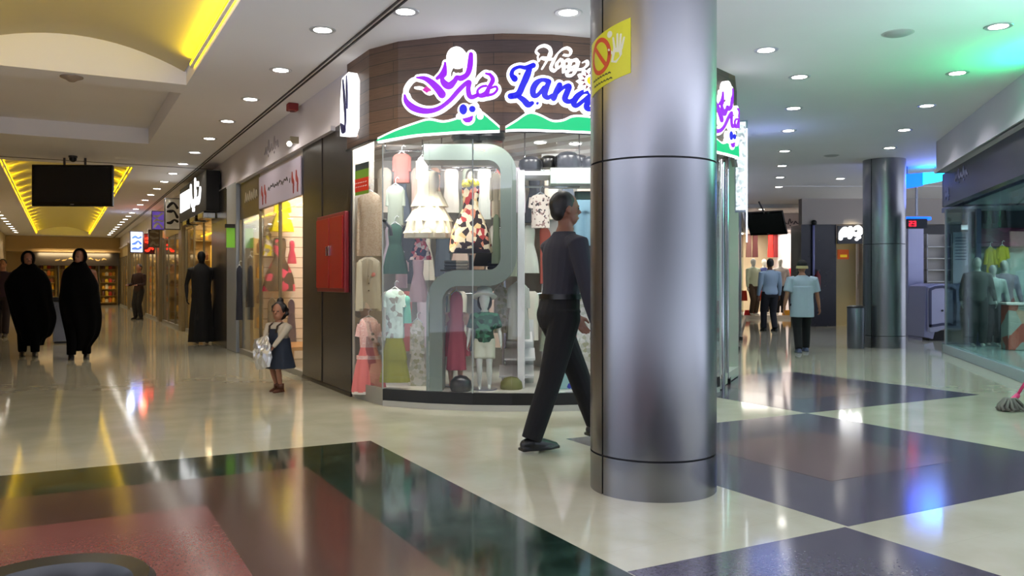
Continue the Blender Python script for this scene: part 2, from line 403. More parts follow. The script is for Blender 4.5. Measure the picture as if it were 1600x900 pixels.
# ceiling speakers / detector
for (px, py, l) in ((1403, 52, 'round grey ceiling speaker between the two downlight rows, the larger one'), (1299, 243, 'small round ceiling speaker farther down the right corridor')):
    x, y = dlp(px, py); t = thing('ceiling_speaker', l, 'ceiling speaker', (x, y, CEIL), 0, 'ceiling speakers')
    MB().lathe([(.10, -.012), (.115, -.002), (.115, 0)], 28).build('grille', mat('speaker_grille', '#a9a9a6', .6), t, smooth='auto')
    MB().lathe([(.115, -.004), (.13, -.001), (.13, 0)], 28).build('rim', mat('speaker_rim', '#bcbcb8', .5), t, smooth='auto')
x, y = dlp(112, 120)
t = thing('smoke_detector', 'flat round brown detector disc at the edge of the recess on the left ceiling', 'smoke detector', (x, y, CEIL), 0)
MB().lathe([(.03, -.05), (.06, -.03), (.11, -.01), (.11, 0)], 24).build('body', mat('detector', '#8d7c70', .6), t, smooth='auto')

# ================================================================ STEEL COLUMNS
def column(name, label, c, r, H, seam_deg, rings=(.21, 1.8)):
    t = thing(name, label, 'column', (c[0], c[1], 0))
    MB().cyl(0, 0, 0, H, r-.012, 64).build('core', blackm, t, smooth='auto')
    zs = [0]+list(rings)+[H]
    for i in range(len(zs)-1):
        for h in range(2):
            a0 = math.radians(seam_deg+180*h)+.006/r; a1 = math.radians(seam_deg+180*(h+1))-.006/r; N = 48
            z0, z1 = zs[i]+(.005 if i else 0), zs[i+1]-(.005 if i < len(zs)-2 else 0)
            m = MB(); rg = []
            for k in range(N+1):
                a = a0+(a1-a0)*k/N; ca, sa = math.cos(a), math.sin(a)
                rg.append([(r*ca, r*sa, z0), (r*ca, r*sa, z1), ((r-.01)*ca, (r-.01)*sa, z1), ((r-.01)*ca, (r-.01)*sa, z0)])
            m.loft(rg); m.build('steel_panel', steel, t, smooth='auto')
    return t
c1 = Vector((.79, 4.67)); R1 = .349
ang = math.degrees(math.atan2(-c1.y, -c1.x))     # direction from the column to the camera
column('steel_column', 'large brushed steel column in the foreground with a yellow sticker', c1, R1, CEIL, ang-50)
column('steel_column', 'round steel column standing in the right corridor before the leather shop', (6.53, 14.6), .349, CEIL, math.degrees(math.atan2(-14.6, -6.53))-35)
# sticker wrapped on the column
def cylmap(c, r, a0):
    def mp(s, z, o): a = math.radians(a0)+s/r; return (c.x+(r+o)*math.cos(a), c.y+(r+o)*math.sin(a), z)
    return mp
mp = cylmap(c1, R1, ang)
st = thing('warning_sticker', 'yellow no smoking sticker with red ring and white hand, on the foreground column', 'sticker')
f = Flat(mp); N = 14; s0, s1 = -.44, -.115
f.band([(s0+(s1-s0)*k/N, 2.46+.075*k/N) for k in range(N+1)], [(s0+(s1-s0)*k/N, 2.17+.075*k/N) for k in range(N+1)], .0005, .002); f.mb.build('sheet', mat('yellow_sticker', '#c3c025', .35), st)
f = Flat(mp); cs, cz = -.325, 2.37
f.stroke([(cs+.078*math.cos(math.radians(a)), cz+.088*math.sin(math.radians(a)), .024) for a in range(0, 361, 20)], .002, .003)
f.stroke([(cs-.055, cz+.06, .022), (cs, cz, .022), (cs+.055, cz-.06, .022)], .0022, .0036); f.mb.build('prohibition_ring', mat('sticker_red', '#c0401f', .4), st)
f = Flat(mp)
hx, hz = -.19, 2.37
f.poly([(hx-.045, hz-.05), (hx-.01, hz-.06), (hx+.025, hz-.02), (hx+.025, hz+.02), (hx-.03, hz+.02)], .002, .003)
for (dx, dz, ex, ez) in ((-.02, .01, -.03, .075), (-.003, .02, -.003, .09), (.012, .02, .018, .085), (.022, .01, .037, .065), (-.03, -.01, -.062, .02)):
    f.stroke([(hx+dx, hz+dz, .014), (hx+ex, hz+ez, .011)], .002, .003, smooth=False)
f.disc(hx-.055, hz+.1, .018, .002, .003); f.mb.build('hand_symbol', mat('sticker_white', '#cdccb0', .5), st)
f = Flat(mp)
for r_, z_ in ((0, 2.245), (1, 2.215)):
    for k in range(7):
        s_ = -.40+.024*k+.01*r_; f.stroke([(s_, z_+.02*k/7*1.2, .007), (s_+.009, z_+.006+.02*k/7, .009), (s_+.017, z_+.02*k/7*1.1, .006)], .002, .003, n=3)
f.mb.build('text_lines', mat('sticker_text', '#4a4a14', .5), st)

# ================================================================ CHILDREN'S SHOP: FASCIA AND LETTERING
WF = [(-1.62, 8.17), (-1.31, 7.63), (-1.01, 7.38), (-.55, 7.21), (-.08, 7.14), (.35, 7.17), (.68, 7.27), (1.2, 7.5), (1.65, 7.85), (2.03, 8.27), (2.31, 8.62)]
WF = WF+[tuple(Vector(WF[-1])+Vector((.284, .9588))*.75)]
SL = [0]
for a, b in zip(WF, WF[1:]): SL.append(SL[-1]+math.dist(a, b))
def fmap(s, z, o):
    s = max(-.3, min(SL[-1]+.3, s)); i = 0
    while i < len(SL)-2 and s > SL[i+1]: i += 1
    a, b = Vector(WF[i]), Vector(WF[i+1]); d = (b-a).normalized(); p = a+d*(s-SL[i])
    def nrm(j):
        j = max(0, min(len(WF)-2, j)); e = (Vector(WF[j+1])-Vector(WF[j])).normalized(); return Vector((e.y, -e.x))
    n = nrm(i); L = SL[i+1]-SL[i]; t = (s-SL[i])/L      # blend the normals so that offsets stay continuous
    n = (n*.5+(nrm(i-1)*(1-t)+nrm(i+1)*t)*.5) if 0 <= t <= 1 else n
    n0 = (nrm(i-1)+nrm(i)).normalized(); n1 = (nrm(i)+nrm(i+1)).normalized(); t = max(0, min(1, t)); n = n0*(1-t)+n1*t
    q = p+n*o; return (q.x, q.y, z)
def fpx(px, py):
    k = (px-800)/F
    for i in range(len(WF)-1):
        (x0, y0), (x1, y1) = WF[i], WF[i+1]
        den = (x1-x0)-k*(y1-y0)
        if abs(den) < 1e-9: continue
        t = (k*y0-x0)/den
        if -.001 <= t <= 1.001:
            Z = y0+t*(y1-y0); return (SL[i]+t*(SL[i+1]-SL[i]), EYE+(HZ-py)*Z/F, F/Z)
    raise ValueError(px)
def wood():
    m = bpy.data.materials.new('wood_planks'); m.use_nodes = True; nt = m.node_tree; b = nt.nodes['Principled BSDF']; b.inputs['Roughness'].default_value = .5
    uv = nt.nodes.new('ShaderNodeUVMap'); br = nt.nodes.new('ShaderNodeTexBrick'); br.offset = .37; br.inputs['Scale'].default_value = 1
    br.inputs['Brick Width'].default_value = .95; br.inputs['Row Height'].default_value = .104; br.inputs['Mortar Size'].default_value = .0028; br.inputs['Bias'].default_value = -.2
    br.inputs['Color1'].default_value = (*lin('#4c3b38'), 1); br.inputs['Color2'].default_value = (*lin('#6b4f3a'), 1); br.inputs['Mortar'].default_value = (.012, .01, .01, 1)
    n = nt.nodes.new('ShaderNodeTexNoise'); n.inputs['Scale'].default_value = 6; mp_ = nt.nodes.new('ShaderNodeMapping'); mp_.inputs['Scale'].default_value = (1, 14, 1)
    mx = nt.nodes.new('ShaderNodeMix'); mx.data_type = 'RGBA'; mx.blend_type = 'MULTIPLY'; mx.inputs[0].default_value = .5
    r = nt.nodes.new('ShaderNodeValToRGB'); r.color_ramp.elements[0].color = (.4, .4, .4, 1); r.color_ramp.elements[0].position = .3; r.color_ramp.elements[1].position = .7
    L = nt.links.new; L(uv.outputs[0], br.inputs['Vector']); L(uv.outputs[0], mp_.inputs['Vector']); L(mp_.outputs[0], n.inputs['Vector']); L(n.outputs['Fac'], r.inputs[0])
    L(br.outputs['Color'], mx.inputs[6]); L(r.outputs[0], mx.inputs[7]); L(mx.outputs[2], b.inputs['Base Color']); return m
def strip_mesh(pts, z0, z1, thick, name, m, parent, uv=True, inward=None):
    """vertical band following a plan polyline, with thickness to the back"""
    mb = MB(); rg = []
    n_ = []
    for i in range(len(pts)):
        a = Vector(pts[max(0, i-1)]); b = Vector(pts[min(len(pts)-1, i+1)]); d = (b-a).normalized(); n_.append(Vector((-d.y, d.x)))
    for p, n in zip(pts, n_):
        q = Vector(p)+n*thick; rg.append([(p[0], p[1], z0), (p[0], p[1], z1), (q.x, q.y, z1), (q.x, q.y, z0)])
    mb.loft(rg); o = mb.build(name, m, parent, fix=False)
    if uv:
        me = o.data; l = me.uv_layers.new(name='UVMap'); cum = [0]
        for a, b in zip(pts, pts[1:]): cum.append(cum[-1]+math.dist(a, b))
        for lp in me.loops: l.data[lp.index].uv = (cum[lp.vertex_index//4], me.vertices[lp.vertex_index].co.z)
    return o
shop = thing('storefront', 'curved corner front of the children\'s clothes shop with a wooden fascia over glass', 'shop front')
fas = strip_mesh(WF, 2.44, CEIL, .05, 'wooden_fascia', wood(), shop)
strip_mesh([fmap(s, 0, .012)[:2] for s in SL], 2.432, 2.445, .03, 'fascia_edge', mat('dark_edge', '#1c1c20', .4), shop)
GL = [(-1.56, 8.25), (-1.2, 7.72), (-.75, 7.52), (-.35, 7.42), (0, 7.39), (.4, 7.4), (.75, 7.47), (1.3, 7.75), (1.85, 8.22), (2.18, 8.72)]
def panes(pts, z0, z1, par, m=None):
    for a, b in zip(pts, pts[1:]):
        a, b = Vector(a), Vector(b); d = (b-a).normalized(); g = .004
        strip_mesh([tuple(a+d*g), tuple(b-d*g)], z0, z1, .010, 'glass_pane', m or gl, par, uv=False)
panes(GL, .155, 2.42, shop)
kb = mat('black_kick', '#0b0b0c', .35)
strip_mesh(GL[1:], .05, .155, .05, 'kick_base', kb, shop, uv=False)
strip_mesh([tuple(Vector(p)*.996) for p in GL[1:]], 0, .05, .06, 'plinth', mat('grey_plinth', '#a9a8a0', .4), shop, uv=False)
strip_mesh(GL[:2], 0, .155, .03, 'door_sill', mat('sill', '#8c8c86', .4), shop, uv=False)
for p in (GL[1], GL[3], GL[6], GL[8], GL[9]): MB().box(p[0]-.006, p[0]+.006, p[1]-.004, p[1]+.008, .155, 2.42).build('joint_strip', mat('silicone', '#9aa09e', .3), shop)
MB().cyl(GL[9][0]+.05, GL[9][1]+.1, 0, 2.44, .03, 20).build('corner_post', chrome, shop, smooth='auto')
# door handle on the left glass facet
hp = P(601, 345, 7.75)
MB().ell(hp, (.022, .05, .022)).tube([hp, hp+Vector((.05, .0, -.06)), hp+Vector((.06, 0, -.14))], .018).build('door_handle', black, shop, smooth=True)

pur = glow('purple_letter', '#9a00ee'); blu = glow('blue_letter', '#0404e6'); wl = glow('white_letter', '#ffffff', 1.9)
grn = glow('green_hill', '#00d286'); yl = glow('yellow_sun', '#ffe000'); mar = glow('maroon_ray', '#7a1030', .8)
def S(pts, sx=0, sy=0):       # pixel trace -> (s, z, w) on the fascia
    out = []
    for p in pts:
        s, z, k = fpx(p[0], p[1]); out.append((s, z, (p[2] if len(p) > 2 else 0)/k))
    return out
def z1(x, y, w=0): return (620+x/6, 60+y/6, w/6)       # from the 6x crop
def z2(x, y, w=0): return (780+x/5.627, 60+y/5.627, w/5.627)
purple_strokes = [[z1(*p) for p in q] for q in (
    [(705, 160, 32), (700, 230, 44), (690, 300, 44), (665, 355, 40), (610, 385, 45), (575, 375, 30), (555, 410, 40), (505, 455, 60), (460, 430, 55), (440, 380, 30), (470, 340, 26), (468, 240, 12)],
    [(470, 240, 8), (458, 300, 28), (435, 350, 36), (395, 385, 24)],
    [(880, 350, 22), (905, 400, 36), (870, 470, 30), (840, 530, 44), (780, 545, 30), (765, 500, 14), (800, 465, 14), (845, 455, 14)],
    [(840, 340, 10), (880, 350, 20)],
    [(850, 545, 20), (910, 530, 16), (945, 490, 16), (930, 462, 14), (880, 480, 10)],
    [(765, 540, 30), (720, 560, 34), (690, 545, 40), (680, 480, 36), (690, 420, 34), (650, 440, 32), (590, 500, 34), (500, 600, 30), (400, 670, 34), (290, 690, 46), (180, 660, 56), (115, 600, 40), (100, 540, 10)],
    [(210, 378, 8), (280, 385, 34), (340, 420, 50), (400, 480, 62), (440, 535, 68)],
)]
white_extra = [[z1(*p) for p in q] for q in (
    [(100, 560, 30), (100, 480, 34), (150, 405, 36), (210, 380, 30), (290, 370, 30)],
    [(190, 470, 20), (250, 475, 30), (300, 520, 30), (345, 510, 20)],
    [(745, 420, 18), (770, 370, 26), (830, 320, 30), (880, 330, 26)],
    [(735, 170, 14), (738, 300, 14), (720, 400, 20)],
    [(520, 260, 30), (495, 330, 24), (505, 375, 24), (535, 370, 20), (545, 330, 14)],
    [(640, 290, 22), (640, 345, 22)])]
def hill(pxs, sx=0):
    top = []; bot = []
    q = crom(pxs, 5)
    for p in q:
        s, z, k = fpx(p[0], p[1]); s2, zb, k = fpx(p[0], p[2]); top.append((s, z)); bot.append((s, zb))
    return top, bot
hill1 = [(594, 219.5, 221), (620, 207, 216), (650, 196, 211), (673, 189.5, 209), (695, 193, 207.5), (716, 188, 206), (735, 179, 205.5), (752, 178, 205), (768, 190, 204.5), (781, 201.5, 204)]
hill2 = [(790, 202, 203.5), (806, 192, 202.5), (822, 181, 202.5), (832, 179.5, 202.5), (845, 184, 203), (862, 192, 204), (878, 191, 204), (892, 185, 205), (908, 184.5, 205.5), (925, 187, 206.5), (945, 192, 208), (970, 200, 210), (1000, 213, 214)]
def sign_arabic(shift, label, hills):
    t = thing('illuminated_sign', label, 'sign', (0, 0, 0), 0, 'illuminated signs on the wooden fascia')
    mp = lambda s, z, o: fmap(s+shift, z, o)
    fw, fp = Flat(mp), Flat(mp)
    for q in purple_strokes:
        q = S(q); fw.stroke(q, .0, .035, .026); fp.stroke(q, .03, .048, .003)
    for q in white_extra: fw.stroke(S(q), .0, .036)
    s, z, k = fpx(*z1(573, 190)[:2]); 
    fw.mb.build('white_outline', wl, t); fp.mb.build('purple_lettering', pur, t)
    f = Flat(mp); f.disc(s, z, 92/6/k, .0, .055, rz=98/6/k); f.mb.build('round_lamp', wl, t)
    f = Flat(mp); q = S([z1(300, 490, 0)])[0]; f.poly([(q[0]-.04, q[1]), (q[0], q[1]+.028), (q[0]+.04, q[1]), (q[0], q[1]-.028)], .03, .05); f.mb.build('letter_dot', glow('magenta_dot', '#d010b0'), t)
    f = Flat(mp)
    for (x, y, r) in ((645, 680, 62), (720, 675, 50), (680, 760, 66), (700, 700, 60)):
        s, z, k = fpx(*z1(x, y)[:2]); f.disc(s, z, r/6/k, .0, .052)
    for (x, y) in ((745, 640), (770, 690), (790, 740), (600, 740)):
        s, z, k = fpx(*z1(x, y)[:2]); f.disc(s, z, 30/6/k, 0, .051)
    f.mb.build('face_backing', wl, t)
    f = Flat(mp)
    s, z, k = fpx(*z1(638, 678)[:2]); f.disc(s, z, 36/6/k, .05, .062, rz=48/6/k)
    s, z, k = fpx(*z1(720, 675)[:2]); f.disc(s, z, 30/6/k, .05, .062); f.mb.build('eyes', blu, t)
    f = Flat(mp); f.poly([S([z1(x, y)])[0][:2] for x, y in ((630, 765), (680, 752), (728, 735), (722, 775), (695, 800), (660, 800), (640, 785))], .05, .062); f.mb.build('mouth', pur, t)
    return t
def hill_sign(shift, label, pxs):
    t = thing('hill_sign', label, 'sign', (0, 0, 0), 0, 'green hill signs')
    mp = lambda s, z, o: fmap(s+shift, z, o)
    top, bot = hill(pxs)
    f = Flat(mp); f.band([(a, b+.022) for a, b in top], [(a, b-.018) for a, b in bot], .0, .03); f.mb.build('white_border', wl, t)
    f = Flat(mp); f.band(top, bot, .028, .042); f.mb.build('green_face', grn, t)
    return t
sign_arabic(0, 'purple illuminated Persian lettering with a white outline, left of the word Land', hill1)
hill_sign(0, 'green illuminated hill shape under the purple lettering', hill1)
hill_sign(0, 'green illuminated hill shape under the blue word Land', hill2)
# the same logo again on the right-hand facets
shift2 = fpx(1128, 128)[0]-fpx(715, 95)[0]+.03
def wrapped(shift, fn, *a): return fn(shift, *a)
sign_arabic(shift2, 'second purple illuminated lettering, right of the big steel column', hill1)
hill_sign(shift2, 'green illuminated hill under the second purple lettering, right of the big column', hill1[2:])
# Land
blue_strokes = [[z2(*p) for p in q] for q in (
    [(135, 365, 50), (110, 330, 34), (125, 285, 26), (175, 262, 22), (230, 268, 30), (295, 248, 40)],
    [(265, 270, 40), (240, 340, 54), (205, 420, 50), (165, 500, 50), (100, 518, 46)],
    [(160, 515, 30), (210, 550, 44), (250, 590, 50), (285, 578, 30)],
    [(420, 385, 36), (370, 375, 28), (320, 405, 46), (292, 460, 48), (298, 510, 40), (335, 505, 30), (385, 440, 26)],
    [(430, 390, 34), (405, 450, 44), (392, 505, 44), (420, 530, 34), (455, 510, 26)],
    [(520, 420, 44), (495, 470, 44), (470, 535, 44)],
    [(500, 490, 24), (555, 440, 26), (600, 430, 44), (585, 480, 46), (565, 540, 46), (600, 565, 34), (640, 545, 26)],
    [(780, 480, 36), (725, 480, 34), (670, 520, 46), (640, 575, 46), (665, 600, 34), (725, 555, 28), (775, 510, 26)],
    [(850, 330, 30), (815, 420, 44), (775, 540, 46), (750, 610, 44), (785, 630, 34), (840, 600, 20)])]
t = thing('illuminated_sign', 'blue illuminated word Land in script with a white outline', 'sign', (0, 0, 0), 0, 'illuminated signs on the wooden fascia')
fw, fb = Flat(fmap), Flat(fmap)
for q in blue_strokes:
    q = S(q); fw.stroke(q, 0, .035, .028); fb.stroke(q, .03, .048, .003)
s, z, k = fpx(*z2(330, 580)[:2]); fw.disc(s, z, .04, 0, .035); fb.disc(s, z, .012, .03, .048)
s, z, k = fpx(*z2(265, 620)[:2]); fw.disc(s, z, .05, 0, .034)
fw.mb.build('white_outline', wl, t); fb.mb.build('blue_lettering', blu, t)
# Happy: white curly script
hs = [[z2(*p) for p in q] for q in (
    [(345, 150, 16), (320, 120, 20), (345, 85, 24), (395, 70, 26), (440, 95, 28), (450, 150, 28), (430, 180, 22), (370, 175, 16), (345, 205, 14), (335, 165, 14)],
    [(440, 130, 24), (415, 200, 26), (375, 270, 20)],
    [(370, 180, 16), (410, 190, 18), (480, 185, 20), (500, 150, 20), (545, 105, 22), (590, 90, 22), (622, 115, 22), (610, 155, 18), (560, 150, 14)],
    [(500, 150, 22), (470, 210, 34), (450, 265, 30), (480, 290, 30), (510, 260, 26)],
    [(530, 190, 26), (500, 230, 32), (510, 265, 26), (545, 240, 24)],
    [(545, 195, 24), (560, 240, 34), (560, 300, 26)],
    [(560, 215, 30), (600, 195, 30), (615, 235, 28), (575, 260, 26)],
    [(625, 200, 26), (600, 300, 26)], [(630, 205, 30), (670, 195, 30), (680, 235, 26), (640, 255, 24)],
    [(690, 215, 22), (670, 270, 30), (640, 325, 28), (595, 330, 26), (590, 290, 20), (650, 280, 20), (720, 275, 22), (765, 240, 24), (760, 205, 20), (730, 215, 14)])]
t = thing('illuminated_sign', 'white curly script word Happy above the blue word Land', 'sign', (0, 0, 0), 0, 'illuminated signs on the wooden fascia')
f = Flat(fmap)
for q in hs: f.stroke([(s_, z_, w_*.72) for s_, z_, w_ in S(q)], 0, .04)
f.mb.build('white_lettering', wl, t)
t = thing('sun_sign', 'small yellow sun with dark red rays beside the word Land', 'sign')
s, z, k = fpx(*z2(780, 385)[:2]); f = Flat(fmap); g = Flat(fmap); h = Flat(fmap)
def star(r0, r1, n=12): return [(s+(r1 if i % 2 == 0 else r0)*math.cos(math.pi*i/n), z+(r1 if i % 2 == 0 else r0)*math.sin(math.pi*i/n)) for i in range(2*n)]
f.poly(star(.085, .115), 0, .05); g.poly(star(.05, .09), .048, .056); h.disc(s, z, .055, .05, .06); hh = Flat(fmap); hh.disc(s, z, .035, .058, .066)
f.mb.build('white_outline', wl, t); g.mb.build('rays', mar, t); h.mb.build('sun_rim', wl, t); hh.mb.build('sun_disc', yl, t)
# edge sign on the left facet
t = thing('light_box', 'tall narrow white light box with navy strokes on the left end of the wooden fascia', 'sign')
def lm(s, z, o): return fmap(s, z, o)
a, b = fpx(546, 130), fpx(564, 130)
m_ = MB(); s0, s1_ = .06, .36
f = Flat(lm); f.poly([(s0, 2.56), (s0+.22, 2.53), (s1_, 2.6), (s1_+.01, 3.05), (s1_-.06, 3.13), (s0+.05, 3.11), (s0+.0, 2.9)], 0, .09); f.mb.build('box', wl, t)
nv = mat('navy_stroke', '#1a1a60', .5)
f = Flat(lm)
for q in ([(s0+.09, 3.08, .03), (s0+.13, 2.9, .06), (s0+.16, 2.72, .05), (s0+.15, 2.62, .03)], [(s0+.19, 3.1, .02), (s0+.2, 2.95, .05), (s0+.21, 2.8, .03)], [(s0+.03, 2.67, .03), (s0+.08, 2.62, .09), (s0+.14, 2.6, .06)]): f.stroke(q, .088, .096)
f.mb.build('navy_lettering', nv, t)
# ================================================================ GARMENTS AND FIGURES
def rrect(hw, hd, n, fold=0, kf=7, ph=0, cx=0, cy=0, z=0):
    out = []
    for j in range(n):
        a = 2*math.pi*j/n; m = 1+fold*math.sin(kf*a+ph)
        c, s = math.cos(a), math.sin(a)
        out.append((cx+hw*m*math.copysign(abs(c)**.8, c), cy+hd*m*math.copysign(abs(s)**.8, s), z))
    return out
PROF = {
 'dress': [(0, 1, .9), (.12, .95, .9), (.35, .78, .8), (.52, .58, .7), (.60, .50, .65), (.72, .54, .7), (.86, .58, .6), (.95, .5, .4), (1, .24, .2)],
 'gown': [(0, 1, .9), (.1, .97, 1), (.3, .85, .9), (.5, .55, .7), (.6, .38, .6), (.7, .36, .6), (.85, .42, .6), (.97, .38, .4), (1, .3, .2)],
 'coat': [(0, .82, .7), (.2, .8, .7), (.45, .72, .7), (.6, .68, .7), (.8, .74, .7), (.93, .66, .5), (1, .26, .25)],
 'tee': [(0, .64, .7), (.3, .64, .7), (.7, .66, .7), (.85, .7, .65), (.95, .6, .4), (1, .3, .2)],
 'skirt': [(0, 1, .9), (.1, .98, .9), (.45, .8, .8), (.52, .84, .85), (.9, .62, .7), (1, .56, .6)],
 'shorts': [(0, 1, .8), (.5, .95, .9), (.9, .85, .85), (1, .8, .8)],
 'robe': [(0, .9, .8), (.3, .8, .8), (.6, .62, .7), (.8, .6, .7), (.93, .55, .5), (1, .2, .2)],
}
SHOULD = {'dress': (.56, .90), 'gown': (.40, .9), 'coat': (.66, .90), 'tee': (.66, .88), 'robe': (.52, .88)}
hang_m = mat('hanger_plastic', '#dfe6e8', .35)
def garment(name, label, kind, px0, px1, py0, py1, Z, m, sleeves=None, hanger=True, extra=None, group='children\'s clothes in the shop window', yaw=0, fold=.05, kf=9, cat=None, depth=.32, m2=None, P0=None, size=None, wf=1.12):
    if P0 is None:
        w = (px1-px0)/F*Z*wf; h = (py1-py0)/F*Z; b = P((px0+px1)/2, py1, Z)
    else: b = Vector(P0); w, h = size
    t = thing(name, label, cat or name.split('_')[-1], b, yaw, group)
    if sleeves: w0 = w/2/1.0; hw = w0*.86
    else: hw = w/2
    hd = max(.035, min(.15, hw*depth*1.5))
    rings = []; pr = PROF[kind]
    q = crom([(a, b_, c) for a, b_, c in pr], 3)
    mb = MB()
    for (zz, rw, rd) in q:
        zz = max(0, min(1, zz)); rings.append(rrect(hw*rw, hd*max(rd, .12), 40, fold*(1-zz)**1.2, kf, zz*1.5, z=zz*h))
    mb.loft(rings); mb.build('cloth', m, t, smooth='auto')
    if sleeves and kind in SHOULD:
        sx, sz = SHOULD[kind]; ln, spread, r = sleeves      # length (fraction of h), spread in m, radius in m
        for sg in (-1, 1):
            x0, z0 = sg*hw*sx*.8, h*sz
            pts = [(x0, 0, z0), (x0+sg*spread*.45, -.005, z0-ln*h*.35), (x0+sg*spread, -.015, z0-ln*h)]
            MB().tube(pts, [r*1.15, r, r*.85], 14, flat=.7).build('sleeve', m2 or m, t, smooth='auto')
    if hanger:
        top = h*.985; s = Vector((0, 0, top))
        m_ = MB(); m_.tube([(-hw*.5, 0, top-.02), (0, 0, top+.03), (hw*.5, 0, top-.02)], .007, 8)
        m_.tube([(0, 0, top+.03), (0, 0, top+.07), (.02, 0, top+.09), (.035, 0, top+.075)], .004, 8).build('hanger', hang_m, t, smooth=True)
    if extra: extra(t, hw, hd, h)
    return t
def belt(m, z, th, k=1.03):
    def fn(t, hw, hd, h):
        pr = crom(PROF['dress'], 3); w = min(pr, key=lambda p: abs(p[0]-z))
        MB().loft([rrect(hw*w[1]*k, hd*w[2]*k, 40, z=z*h), rrect(hw*w[1]*k, hd*w[2]*k, 40, z=z*h+th)]).build('belt', m, t, smooth='auto')
    return fn

